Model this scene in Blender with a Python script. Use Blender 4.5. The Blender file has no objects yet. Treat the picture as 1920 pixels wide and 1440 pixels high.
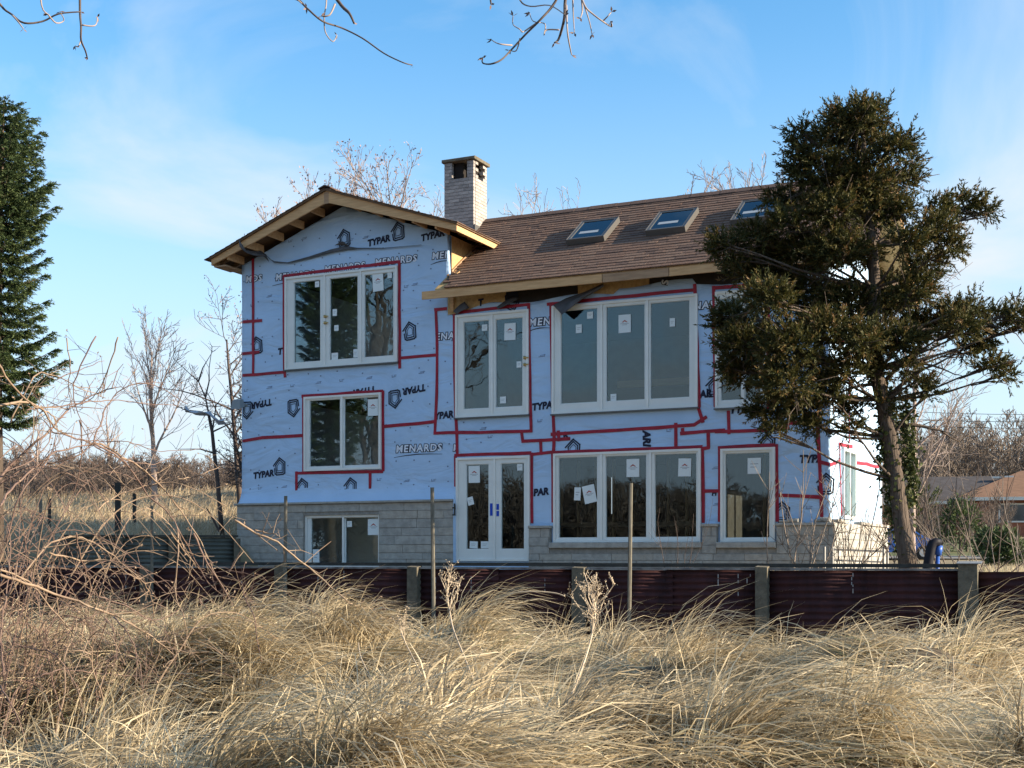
import bpy, bmesh, math, random
import numpy as np
from mathutils import Vector, Matrix

random.seed(7)
rng = np.random.default_rng(7)
R = math.radians
scene = bpy.context.scene
col = scene.collection

# ------------------------------------------------------------------ camera
EYE = 1.7
FPX, CX, HY = 2500.0, 960.0, 1045.0          # focal length and horizon of the photograph, in its pixels
cam_d = bpy.data.cameras.new('camera')
cam = bpy.data.objects.new('camera', cam_d)
col.objects.link(cam)
cam.location = (0, 0, EYE)
cam.rotation_euler = (R(90), 0, 0)
cam_d.sensor_width = 36
cam_d.lens = 36 * FPX / 1920
cam_d.shift_y = (HY - 720) / 1920
cam_d.clip_start = 0.1
cam_d.clip_end = 3000
scene.camera = cam

# ------------------------------------------------------------------ sky and sun
SUN_AZ, SUN_EL = R(-13), R(20)                 # azimuth from +X towards +Y
sdir = Vector((math.cos(SUN_EL) * math.cos(SUN_AZ), math.cos(SUN_EL) * math.sin(SUN_AZ), math.sin(SUN_EL)))
world = bpy.data.worlds.new('World')
scene.world = world
world.use_nodes = True
nt = world.node_tree
nt.nodes.clear()
W = nt.nodes.new
wout = W('ShaderNodeOutputWorld')
bg = W('ShaderNodeBackground')
bg.inputs['Strength'].default_value = 0.09
sky = W('ShaderNodeTexSky')
sky.sky_type = 'NISHITA'
sky.sun_disc = False
sky.sun_elevation = SUN_EL
sky.sun_rotation = R(90) - SUN_AZ
sky.air_density = 1.0
sky.dust_density = 0.4
sky.ozone_density = 2.5
tc = W('ShaderNodeTexCoord')
sep = W('ShaderNodeSeparateXYZ')
nt.links.new(tc.outputs['Generated'], sep.inputs[0])
mp = W('ShaderNodeMapping')
mp.inputs['Scale'].default_value = (2.6, 2.6, 4.5)
mp.inputs['Rotation'].default_value = (0.25, 0.3, 0.2)
mp.inputs['Location'].default_value = (5.3, 1.1, 2.1)
nt.links.new(tc.outputs['Generated'], mp.inputs['Vector'])
n1 = W('ShaderNodeTexNoise')
n1.inputs['Scale'].default_value = 1.3
n1.inputs['Detail'].default_value = 9
n1.inputs['Roughness'].default_value = 0.55
n1.inputs['Distortion'].default_value = 0.6
nt.links.new(mp.outputs[0], n1.inputs['Vector'])
cr = W('ShaderNodeValToRGB')
cr.color_ramp.elements[0].position = 0.44
cr.color_ramp.elements[0].color = (0, 0, 0, 1)
cr.color_ramp.elements[1].position = 0.72
cr.color_ramp.elements[1].color = (0.72, 0.72, 0.72, 1)
nt.links.new(n1.outputs['Fac'], cr.inputs[0])
# thin veil that gathers towards the horizon all the way round
hz = W('ShaderNodeMapRange')
hz.inputs['From Min'].default_value = 0.0
hz.inputs['From Max'].default_value = 0.40
hz.inputs['To Min'].default_value = 0.9
hz.inputs['To Max'].default_value = 0.0
hz.interpolation_type = 'SMOOTHSTEP'
nt.links.new(sep.outputs['Z'], hz.inputs['Value'])
mx = W('ShaderNodeMath'); mx.operation = 'ADD'; mx.use_clamp = True
nt.links.new(cr.outputs['Color'], mx.inputs[0])
nt.links.new(hz.outputs[0], mx.inputs[1])
tint = W('ShaderNodeMix'); tint.data_type = 'RGBA'; tint.blend_type = 'MULTIPLY'
tint.inputs['Factor'].default_value = 1.0
tint.inputs['B'].default_value = (0.70, 1.13, 1.26, 1)
nt.links.new(sky.outputs[0], tint.inputs['A'])
cm = W('ShaderNodeMix'); cm.data_type = 'RGBA'
nt.links.new(mx.outputs[0], cm.inputs['Factor'])
nt.links.new(tint.outputs['Result'], cm.inputs['A'])
cm.inputs['B'].default_value = (3.55, 3.95, 4.35, 1)
nt.links.new(cm.outputs['Result'], bg.inputs['Color'])
nt.links.new(bg.outputs[0], wout.inputs[0])

sun_d = bpy.data.lights.new('sun', 'SUN')
sun_d.energy = 5.0
sun_d.angle = R(0.5)
sun_d.color = (1.0, 0.84, 0.62)
sun = bpy.data.objects.new('sun', sun_d)
col.objects.link(sun)
sun.rotation_euler = (-sdir).to_track_quat('-Z', 'Y').to_euler()
sun.location = (30, 5, 20)

vs = scene.view_settings
vs.view_transform = 'Standard'
vs.look = 'None'
vs.gamma = 1
vs.use_curve_mapping = False
vs.exposure = 1.38
scene.cycles.max_bounces = 8
scene.cycles.transparent_max_bounces = 16
scene.cycles.use_denoising = True

# ------------------------------------------------------------------ helpers
def tag(o, label=None, cat=None, group=None, kind=None):
    if label: o['label'] = label
    if cat: o['category'] = cat
    if group: o['group'] = group
    if kind: o['kind'] = kind
    return o

def empty(name, loc=(0, 0, 0), rz=0):
    o = bpy.data.objects.new(name, None)
    o.empty_display_size = 0.2
    o.location = loc
    o.rotation_euler = (0, 0, rz)
    col.objects.link(o)
    return o

def link_mesh(name, me, parent=None, loc=None):
    o = bpy.data.objects.new(name, me)
    if parent: o.parent = parent
    if loc is not None: o.location = loc
    col.objects.link(o)
    return o

class MB:
    """collects shapes; build() links them as ONE mesh object"""
    def __init__(self):
        self.v, self.f, self.mi = [], [], []
    def face(self, pts, m=0):
        b = len(self.v)
        self.v += [tuple(p) for p in pts]
        self.f.append(tuple(range(b, b + len(pts)))); self.mi.append(m)
    def box(self, x0, x1, y0, y1, z0, z1, m=0):
        b = len(self.v)
        self.v += [(x0,y0,z0),(x1,y0,z0),(x1,y1,z0),(x0,y1,z0),(x0,y0,z1),(x1,y0,z1),(x1,y1,z1),(x0,y1,z1)]
        for q in ((0,3,2,1),(4,5,6,7),(0,1,5,4),(1,2,6,5),(2,3,7,6),(3,0,4,7)):
            self.f.append(tuple(b + i for i in q)); self.mi.append(m)
    def hexa(self, p, m=0):
        b = len(self.v)
        self.v += [tuple(q) for q in p]
        for q in ((0,3,2,1),(4,5,6,7),(0,1,5,4),(1,2,6,5),(2,3,7,6),(3,0,4,7)):
            self.f.append(tuple(b + i for i in q)); self.mi.append(m)
    def beam(self, a, c, w, h, m=0, up=(0,0,1)):
        """rectangular bar from a to c, w across and h along up"""
        a, c = Vector(a), Vector(c)
        d = (c - a).normalized(); up = Vector(up)
        s = d.cross(up).normalized() * w / 2
        t = s.cross(d).normalized() * h / 2
        self.hexa([a-s-t, a+s-t, c+s-t, c-s-t, a-s+t, a+s+t, c+s+t, c-s+t], m)
    def cbox(self, x0, x1, y0, y1, z0, z1, c=0.01, m=0):
        """box whose -y face is chamfered"""
        b = len(self.v)
        self.v += [(x0,y1,z0),(x1,y1,z0),(x1,y1,z1),(x0,y1,z1),
                   (x0,y0+c,z0),(x1,y0+c,z0),(x1,y0+c,z1),(x0,y0+c,z1),
                   (x0+c,y0,z0+c),(x1-c,y0,z0+c),(x1-c,y0,z1-c),(x0+c,y0,z1-c)]
        for q in ((0,3,2,1)[::-1],(0,1,5,4),(1,2,6,5),(2,3,7,6),(3,0,4,7),(4,5,9,8),(5,6,10,9),(6,7,11,10),(7,4,8,11),(8,9,10,11)):
            self.f.append(tuple(b + i for i in q)); self.mi.append(m)
    def tube(self, pts, rads, n=5, m=0, cap=True):
        pts = [Vector(p) for p in pts]
        if len(pts) < 2: return
        b = len(self.v)
        prev = None
        for i, p in enumerate(pts):
            d = (pts[min(i+1, len(pts)-1)] - pts[max(i-1, 0)])
            if d.length < 1e-9: d = Vector((0,0,1))
            d.normalize()
            if prev is None:
                ref = Vector((0,0,1)) if abs(d.z) < 0.9 else Vector((1,0,0))
                s = d.cross(ref).normalized()
            else:
                s = (prev - d * prev.dot(d))
                s = s.normalized() if s.length > 1e-6 else d.orthogonal().normalized()
            prev = s
            t = d.cross(s)
            r = rads[i] if hasattr(rads, '__len__') else rads
            for k in range(n):
                a = 2 * math.pi * k / n
                q = p + (s * math.cos(a) + t * math.sin(a)) * r
                self.v.append((q.x, q.y, q.z))
        for i in range(len(pts) - 1):
            for k in range(n):
                k2 = (k + 1) % n
                self.f.append((b+i*n+k, b+i*n+k2, b+(i+1)*n+k2, b+(i+1)*n+k)); self.mi.append(m)
        if cap:
            self.f.append(tuple(b+k for k in range(n))[::-1]); self.mi.append(m)
            e = b + (len(pts)-1)*n
            self.f.append(tuple(e+k for k in range(n))); self.mi.append(m)
    def mesh(self, name, mats, smooth=False):
        me = bpy.data.meshes.new(name)
        me.from_pydata(self.v, [], self.f)
        if not isinstance(mats, (list, tuple)): mats = [mats]
        for m in mats: me.materials.append(m)
        if any(self.mi): me.polygons.foreach_set('material_index', self.mi)
        if smooth: me.polygons.foreach_set('use_smooth', [True]*len(self.f))
        me.update()
        return me
    def build(self, name, mats, parent=None, smooth=False, loc=None):
        return link_mesh(name, self.mesh(name, mats, smooth), parent, loc)

def np_mesh(name, verts, faces, mats, tint=None, smooth=False, mi=None):
    """verts (N,3); faces (M,k) one k for all; tint per vertex value"""
    me = bpy.data.meshes.new(name)
    nv, nf, k = len(verts), len(faces), faces.shape[1]
    me.vertices.add(nv); me.loops.add(nf*k); me.polygons.add(nf)
    me.vertices.foreach_set('co', verts.astype(np.float32).ravel())
    me.loops.foreach_set('vertex_index', faces.astype(np.int32).ravel())
    me.polygons.foreach_set('loop_start', (np.arange(nf)*k).astype(np.int32))
    me.polygons.foreach_set('loop_total', np.full(nf, k, np.int32))
    if mi is not None: me.polygons.foreach_set('material_index', mi.astype(np.int32))
    if smooth: me.polygons.foreach_set('use_smooth', np.ones(nf, bool))
    if tint is not None:
        a = me.attributes.new('tint', 'FLOAT', 'POINT')
        a.data.foreach_set('value', tint.astype(np.float32))
    if not isinstance(mats, (list, tuple)): mats = [mats]
    for m in mats: me.materials.append(m)
    me.update(calc_edges=True)
    return me

_tab = np.random.default_rng(3).random((256, 256))
def vnoise(x, y, seed=0):
    x = np.asarray(x, float) + seed*17.3; y = np.asarray(y, float) + seed*9.1
    xi, yi = np.floor(x).astype(int), np.floor(y).astype(int)
    fx, fy = x-xi, y-yi
    fx = fx*fx*(3-2*fx); fy = fy*fy*(3-2*fy)
    a = _tab[xi % 256, yi % 256]; b = _tab[(xi+1) % 256, yi % 256]
    c = _tab[xi % 256, (yi+1) % 256]; d = _tab[(xi+1) % 256, (yi+1) % 256]
    return (a*(1-fx)+b*fx)*(1-fy) + (c*(1-fx)+d*fx)*fy
def fbm(x, y, seed=0, o=4):
    s = 0; a = 0.5
    for i in range(o):
        s = s + a*vnoise(x*2**i, y*2**i, seed+i); a *= 0.5
    return s / (1-0.5**o)
def sstep(a, b, x):
    t = np.clip((np.asarray(x, float)-a)/(b-a), 0, 1)
    return t*t*(3-2*t)

# ------------------------------------------------------------------ materials
def mat(name, c, rough=0.8, var=0.0, vscale=5.0, bump=0.0, bscale=40.0, metal=0.0, spec=0.3, c2=None, stretch=(1,1,1), detail=5, tint=None, rnd=0.0):
    m = bpy.data.materials.new(name)
    m.use_nodes = True
    t = m.node_tree; N = t.nodes; L = t.links
    p = N['Principled BSDF']
    p.inputs['Base Color'].default_value = (*c, 1)
    p.inputs['Roughness'].default_value = rough
    p.inputs['Metallic'].default_value = metal
    p.inputs['Specular IOR Level'].default_value = spec
    tcn = N.new('ShaderNodeTexCoord')
    mpn = N.new('ShaderNodeMapping'); mpn.inputs['Scale'].default_value = stretch
    L.new(tcn.outputs['Object'], mpn.inputs[0])
    out = None
    if c2 is None and var: c2 = tuple(max(0, x*(1-var)) for x in c)
    if c2 is not None:
        nz = N.new('ShaderNodeTexNoise'); nz.inputs['Scale'].default_value = vscale; nz.inputs['Detail'].default_value = detail
        nz.inputs['Roughness'].default_value = 0.6
        L.new(mpn.outputs[0], nz.inputs['Vector'])
        rp = N.new('ShaderNodeValToRGB')
        rp.color_ramp.elements[0].position = 0.35; rp.color_ramp.elements[0].color = (*c2, 1)
        rp.color_ramp.elements[1].position = 0.65; rp.color_ramp.elements[1].color = (*c, 1)
        L.new(nz.outputs['Fac'], rp.inputs[0]); out = rp.outputs[0]
    if tint is not None:                       # per-blade / per-leaf own colour
        at = N.new('ShaderNodeAttribute'); at.attribute_name = 'tint'
        rp = N.new('ShaderNodeValToRGB')
        while len(rp.color_ramp.elements) < len(tint): rp.color_ramp.elements.new(0.5)
        for e, (pos, cc) in zip(rp.color_ramp.elements, tint):
            e.position = pos; e.color = (*cc, 1)
        L.new(at.outputs['Fac'], rp.inputs[0]); out = rp.outputs[0]
    if rnd:
        oi = N.new('ShaderNodeObjectInfo')
        mr = N.new('ShaderNodeMapRange'); mr.inputs['To Min'].default_value = 1-rnd; mr.inputs['To Max'].default_value = 1+rnd
        L.new(oi.outputs['Random'], mr.inputs['Value'])
        mm = N.new('ShaderNodeMix'); mm.data_type = 'RGBA'; mm.blend_type = 'MULTIPLY'; mm.inputs['Factor'].default_value = 1
        if out is not None: L.new(out, mm.inputs['A'])
        else: mm.inputs['A'].default_value = (*c, 1)
        L.new(mr.outputs[0], mm.inputs['B']); out = mm.outputs['Result']
    if out is not None: L.new(out, p.inputs['Base Color'])
    if bump:
        nb = N.new('ShaderNodeTexNoise'); nb.inputs['Scale'].default_value = bscale; nb.inputs['Detail'].default_value = 6
        L.new(mpn.outputs[0], nb.inputs['Vector'])
        bp = N.new('ShaderNodeBump'); bp.inputs['Strength'].default_value = 1.0; bp.inputs['Distance'].default_value = bump
        L.new(nb.outputs['Fac'], bp.inputs['Height']); L.new(bp.outputs[0], p.inputs['Normal'])
    return m

def leaf_mat(name, tint, trans=0.25, rough=0.6):
    m = mat(name, (0.1,0.1,0.05), rough, tint=tint, spec=0.2)
    t = m.node_tree; p = t.nodes['Principled BSDF']; o = t.nodes['Material Output']
    tr = t.nodes.new('ShaderNodeBsdfTranslucent'); mxs = t.nodes.new('ShaderNodeMixShader')
    src = p.inputs['Base Color'].links[0].from_socket
    t.links.new(src, tr.inputs['Color']); mxs.inputs[0].default_value = trans
    t.links.new(p.outputs[0], mxs.inputs[1]); t.links.new(tr.outputs[0], mxs.inputs[2]); t.links.new(mxs.outputs[0], o.inputs[0])
    return m

def wrap_mat():
    m = mat('house_wrap', (0.415,0.58,0.80), 0.6, c2=(0.37,0.535,0.755), vscale=1.7, spec=0.35)
    t = m.node_tree; N = t.nodes; L = t.links; p = N['Principled BSDF']
    tcn = N.new('ShaderNodeTexCoord')
    # tight diagonal creases and soft billows of the sheet
    mp1 = N.new('ShaderNodeMapping'); mp1.inputs['Rotation'].default_value = (0, R(35), 0); mp1.inputs['Scale'].default_value = (0.6, 1, 1.6)
    L.new(tcn.outputs['Object'], mp1.inputs[0])
    na = N.new('ShaderNodeTexNoise'); na.inputs['Scale'].default_value = 1.3; na.inputs['Detail'].default_value = 3; na.inputs['Distortion'].default_value = 1.2
    L.new(mp1.outputs[0], na.inputs['Vector'])
    vo = N.new('ShaderNodeTexNoise'); vo.noise_type = 'RIDGED_MULTIFRACTAL'; vo.inputs['Scale'].default_value = 1.1; vo.inputs['Detail'].default_value = 3
    mp2 = N.new('ShaderNodeMapping'); mp2.inputs['Rotation'].default_value = (0, R(-30), 0); mp2.inputs['Scale'].default_value = (0.5, 1, 1.3)
    L.new(tcn.outputs['Object'], mp2.inputs[0]); L.new(mp2.outputs[0], vo.inputs['Vector'])
    ad = N.new('ShaderNodeMath'); ad.operation = 'MULTIPLY_ADD'; ad.inputs[1].default_value = 0.35
    L.new(vo.outputs['Fac'], ad.inputs[0]); L.new(na.outputs['Fac'], ad.inputs[2])
    bp = N.new('ShaderNodeBump'); bp.inputs['Strength'].default_value = 1.0; bp.inputs['Distance'].default_value = 0.08
    L.new(ad.outputs[0], bp.inputs['Height']); L.new(bp.outputs[0], p.inputs['Normal'])
    return m

def glass_mat(name, ior=1.75, tintc=(0.80,0.86,0.88)):
    m = bpy.data.materials.new(name); m.use_nodes = True
    t = m.node_tree; N = t.nodes; L = t.links; N.clear()
    o = N.new('ShaderNodeOutputMaterial'); mxs = N.new('ShaderNodeMixShader')
    fr = N.new('ShaderNodeFresnel'); fr.inputs['IOR'].default_value = ior
    gl = N.new('ShaderNodeBsdfGlossy'); gl.inputs['Roughness'].default_value = 0.01; gl.inputs['Color'].default_value = (0.74,0.92,1,1)
    tr = N.new('ShaderNodeBsdfTransparent'); tr.inputs['Color'].default_value = (*tintc, 1)
    tcn = N.new('ShaderNodeTexCoord')
    nz = N.new('ShaderNodeTexNoise'); nz.inputs['Scale'].default_value = 1.3
    bp = N.new('ShaderNodeBump'); bp.inputs['Strength'].default_value = 0.15; bp.inputs['Distance'].default_value = 0.02
    L.new(tcn.outputs['Object'], nz.inputs['Vector']); L.new(nz.outputs['Fac'], bp.inputs['Height'])
    L.new(bp.outputs[0], gl.inputs['Normal'])
    L.new(fr.outputs[0], mxs.inputs[0]); L.new(tr.outputs[0], mxs.inputs[1]); L.new(gl.outputs[0], mxs.inputs[2]); L.new(mxs.outputs[0], o.inputs[0])
    return m

M = {}
M['wrap'] = wrap_mat()
M['wrap_back'] = mat('wrap_underside', (0.10,0.10,0.11), 0.7, var=0.4, bump=0.01, bscale=9)
M['tape'] = mat('red_tape', (0.36,0.013,0.036), 0.5, var=0.35, vscale=6, bump=0.004, bscale=25)
M['ink'] = mat('dark_ink', (0.012,0.016,0.045), 0.6, var=0.3, vscale=20)
M['faint'] = mat('faint_ink', (0.16,0.20,0.32), 0.7)
M['white_print'] = mat('pale_print', (0.68,0.74,0.84), 0.6)
M['frame'] = mat('white_vinyl', (0.74,0.76,0.74), 0.35, var=0.08, vscale=3, spec=0.5)
M['sash'] = mat('white_sash', (0.70,0.73,0.72), 0.4, var=0.06, vscale=3)
M['glass'] = glass_mat('window_glass', 1.62)
M['skyglass'] = glass_mat('skylight_glass', 1.6, (0.62,0.64,0.70))
M['shaft'] = mat('skylight_shaft', (0.42,0.42,0.46), 0.9)
M['stone'] = [mat('limestone_%s' % n, c, 0.9, c2=tuple(x*0.72 for x in c), vscale=7, bump=0.012, bscale=22, detail=8) for n, c in
              (('pale', (0.40,0.385,0.355)), ('grey', (0.375,0.365,0.34)), ('buff', (0.42,0.39,0.345)), ('worn', (0.36,0.35,0.325)))]
M['mortar'] = mat('mortar', (0.29,0.28,0.26), 0.95, var=0.3, vscale=12)
M['brick'] = [mat('chimney_brick_%s' % n, c, 0.9, c2=tuple(x*0.7 for x in c), vscale=14, bump=0.006, bscale=60) for n, c in
              (('pale', (0.42,0.385,0.36)), ('mid', (0.36,0.325,0.305)), ('shaded', (0.29,0.265,0.25)))]
M['shingle'] = [mat('shingle_%s' % n, c, 0.95, c2=tuple(x*0.6 for x in c), vscale=60, bump=0.004, bscale=250) for n, c in
                (('brown', (0.158,0.097,0.072)), ('tan', (0.186,0.118,0.087)), ('dark', (0.116,0.073,0.058)), ('rust', (0.170,0.101,0.073)))]
M['lumber'] = mat('new_lumber', (0.62,0.38,0.19), 0.7, c2=(0.48,0.28,0.13), vscale=4, stretch=(0.6,6,6), bump=0.002, bscale=30)
M['lumber2'] = mat('weathered_lumber', (0.40,0.255,0.15), 0.75, c2=(0.30,0.185,0.11), vscale=4, stretch=(0.6,6,6))
M['osb'] = mat('strand_board', (0.52,0.36,0.17), 0.7, c2=(0.36,0.23,0.10), vscale=14, bump=0.004, bscale=30)
M['black_board'] = mat('black_sheathing', (0.03,0.026,0.024), 0.9, var=0.3)
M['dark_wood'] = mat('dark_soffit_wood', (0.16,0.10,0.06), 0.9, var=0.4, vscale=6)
M['flash'] = mat('lead_flashing', (0.12,0.12,0.12), 0.5, metal=0.6)
M['sticker'] = mat('white_paper', (0.68,0.74,0.76), 0.6)
M['sticker_red'] = mat('paper_red_print', (0.35,0.06,0.05), 0.6)
M['sticker_grey'] = mat('paper_grey_print', (0.30,0.33,0.36), 0.6)
M['blue_tape'] = mat('blue_masking_tape', (0.01,0.06,0.45), 0.6)
M['brass'] = mat('brass', (0.6,0.45,0.2), 0.3, metal=1)
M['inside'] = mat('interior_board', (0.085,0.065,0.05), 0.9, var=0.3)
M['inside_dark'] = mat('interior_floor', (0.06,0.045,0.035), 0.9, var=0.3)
M['wale'] = mat('dark_cap_rail', (0.045,0.045,0.04), 0.7, var=0.4, vscale=8)
M['rust'] = mat('rusty_sheet_steel', (0.066,0.028,0.030), 0.85, c2=(0.035,0.018,0.02), vscale=2.2, stretch=(2.5,2.5,.7), spec=0.12, bump=0.004, bscale=18, detail=9)
M['zinc'] = mat('grey_corrugated_steel', (0.13,0.14,0.125), 0.75, c2=(0.06,0.065,0.06), vscale=1.2, spec=0.2)
M['concrete'] = mat('old_concrete', (0.155,0.135,0.10), 0.95, c2=(0.09,0.08,0.06), vscale=9, bump=0.01, bscale=40)
M['drip'] = mat('white_drips', (0.55,0.55,0.55), 0.7, var=0.5, vscale=20)
M['strip'] = mat('dull_pale_strip', (0.26,0.25,0.24), 0.8, c2=(0.10,0.09,0.09), vscale=5)
M['stake'] = mat('grey_weathered_stake', (0.17,0.155,0.125), 0.9, var=0.4, vscale=10, stretch=(8,8,1))
M['sand'] = mat('dune_litter', (0.15,0.115,0.075), 0.95, c2=(0.07,0.055,0.04), vscale=3, bump=0.02, bscale=18, detail=8)
M['field'] = mat('field_soil', (0.27,0.22,0.13), 0.95, c2=(0.17,0.13,0.08), vscale=0.6, bump=0.03, bscale=6, detail=8)
STRAW = [(0.0,(0.12,0.10,0.075)),(0.28,(0.31,0.25,0.165)),(0.60,(0.56,0.455,0.29)),(0.86,(0.75,0.64,0.45)),(0.95,(0.30,0.29,0.20)),(1.0,(0.16,0.19,0.09))]
M['grass'] = leaf_mat('dry_grass', STRAW, 0.3, 0.55)
FIELD = [(0.0,(0.22,0.165,0.105)),(0.3,(0.39,0.30,0.19)),(0.62,(0.55,0.43,0.28)),(0.86,(0.66,0.54,0.37)),(1.0,(0.32,0.25,0.16))]
M['field_grass'] = leaf_mat('golden_field_grass', FIELD, 0.3, 0.55)
M['cedar'] = leaf_mat('cedar_foliage', [(0.0,(0.022,0.028,0.010)),(0.45,(0.058,0.060,0.017)),(0.75,(0.105,0.082,0.025)),(0.92,(0.16,0.088,0.032)),(1.0,(0.20,0.13,0.07))], 0.25)
M['spruce'] = leaf_mat('spruce_needles', [(0.0,(0.03,0.05,0.022)),(0.5,(0.06,0.09,0.035)),(1.0,(0.12,0.15,0.055))], 0.2)
M['ivy'] = leaf_mat('ivy_leaves', [(0.0,(0.03,0.045,0.015)),(0.6,(0.06,0.075,0.025)),(1.0,(0.12,0.12,0.04))], 0.2)
M['bark'] = mat('cedar_bark', (0.13,0.10,0.08), 0.95, c2=(0.065,0.05,0.04), vscale=7, stretch=(4,4,0.6), bump=0.03, bscale=14)
M['grey_bark'] = mat('grey_bark', (0.24,0.20,0.17), 0.9, c2=(0.15,0.12,0.10), vscale=5, stretch=(3,3,1))
M['twig'] = mat('pale_twig_bark', (0.36,0.285,0.25), 0.85, var=0.3, vscale=3)
M['dark_twig'] = mat('dark_twig_bark', (0.10,0.075,0.065), 0.85, var=0.3, vscale=3)
M['cane'] = mat('bramble_cane', (0.185,0.122,0.095), 0.65, c2=(0.115,0.072,0.06), vscale=5)
M['cane_pale'] = mat('pale_dead_cane', (0.29,0.21,0.145), 0.7, c2=(0.18,0.125,0.09), vscale=6)
M['stalk'] = mat('dry_weed_stalk', (0.46,0.37,0.27), 0.8, var=0.3, vscale=8)
M['bud'] = mat('pinkish_buds', (0.27,0.19,0.175), 0.8)
M['bud_pale'] = mat('pale_buds', (0.60,0.50,0.36), 0.8)
M['brush'] = mat('brown_brush', (0.125,0.098,0.085), 0.9)
M['far_brick'] = mat('orange_brick', (0.30,0.11,0.06), 0.9, c2=(0.22,0.08,0.05), vscale=4)
M['far_roof'] = mat('brown_far_shingles', (0.23,0.13,0.08), 0.95, c2=(0.17,0.095,0.06), vscale=2, stretch=(1,1,4))
M['far_roof_shade'] = mat('shaded_far_shingles', (0.085,0.075,0.075), 0.95, var=0.3, vscale=2)  # grey paints in the shade on the far roof's left part
M['fascia_white'] = mat('white_fascia', (0.62,0.60,0.56), 0.6)
M['dark_glass'] = mat('dark_far_glass', (0.03,0.035,0.04), 0.1, spec=0.6)
M['lawn'] = mat('green_lawn', (0.07,0.10,0.03), 0.95, c2=(0.12,0.11,0.05), vscale=0.4)
M['asphalt'] = mat('grey_drive', (0.20,0.185,0.17), 0.95, var=0.2, vscale=1)
M['car_blue'] = mat('blue_car_paint', (0.03,0.13,0.45), 0.3, spec=0.6)
M['tyre'] = mat('black_rubber', (0.02,0.02,0.02), 0.8)
M['chrome'] = mat('bright_rim', (0.55,0.56,0.58), 0.3, metal=1)
M['red_lens'] = mat('red_lens', (0.4,0.02,0.02), 0.3)
M['pipe'] = mat('black_plastic', (0.008,0.008,0.014), 0.6, spec=0.2)
M['pipe_blue'] = mat('blue_plastic', (0.03,0.10,0.38), 0.4)
M['galv'] = mat('galvanised_pipe', (0.26,0.26,0.26), 0.5, metal=0.5)
M['clad'] = mat('skylight_cladding', (0.13,0.125,0.12), 0.4, metal=0.4)
M['plastic'] = mat('weathered_plastic_film', (0.42,0.44,0.48), 0.4)
M['wire'] = mat('black_wire', (0.02,0.02,0.02), 0.7)
M['lamp'] = mat('lamp_housing', (0.22,0.25,0.27), 0.5)

# ------------------------------------------------------------------ the place: frames of reference
TH = R(25.5)                                     # the house front is turned this much
U = Vector((math.cos(TH), -math.sin(TH), 0)); V = Vector((math.sin(TH), math.cos(TH), 0))
P0 = Vector(((862-CX)/FPX*26.7, 26.7, 0))        # left jamb of the french door
HZ = EYE - 0.1                                   # house datum

def wp(px, py, Y):                               # survey: a sighted point at distance Y
    return Vector(((px-CX)/FPX*Y, Y, EYE + (HY-py)/FPX*Y))
def hf(px, py, n=0.0):                           # a point of the front wall (n metres in front of it), house coordinates
    rx = (px-CX)/FPX
    bx, by = P0.x - n*V.x, P0.y - n*V.y
    # rx*t = bx+U.x*s ; t = by+U.y*s
    s = (rx*by - bx)/(U.x - rx*U.y)
    t = by + U.y*s
    return s, (HY-py)/FPX*t + 0.1
def hs(sval, px, py):                            # a point of a side wall, house coordinates (depth, z)
    rx = (px-CX)/FPX
    b = P0 + U*sval
    d = (rx*b.y - b.x)/(V.x - rx*V.y)
    return d, (HY-py)/FPX*(b.y + V.y*d) + 0.1
def h2w(s, d, z=0.0):
    p = P0 + U*s + V*d
    return Vector((p.x, p.y, HZ + z))

FPHI = R(22.8); FB = 20.0                        # the sheet-pile fence
FP0 = Vector(((778-CX)/FPX*FB, FB, 0)); FU = Vector((math.cos(FPHI), -math.sin(FPHI), 0)); FV = Vector((math.sin(FPHI), math.cos(FPHI), 0))
def fence_k(px):
    rx = (px-CX)/FPX
    return (rx*FP0.y - FP0.x)/(FU.x - rx*FU.y)
def fence_pt(k, d=0.0, z=0.0):
    p = FP0 + FU*k + FV*d
    return Vector((p.x, p.y, EYE + z))

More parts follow.
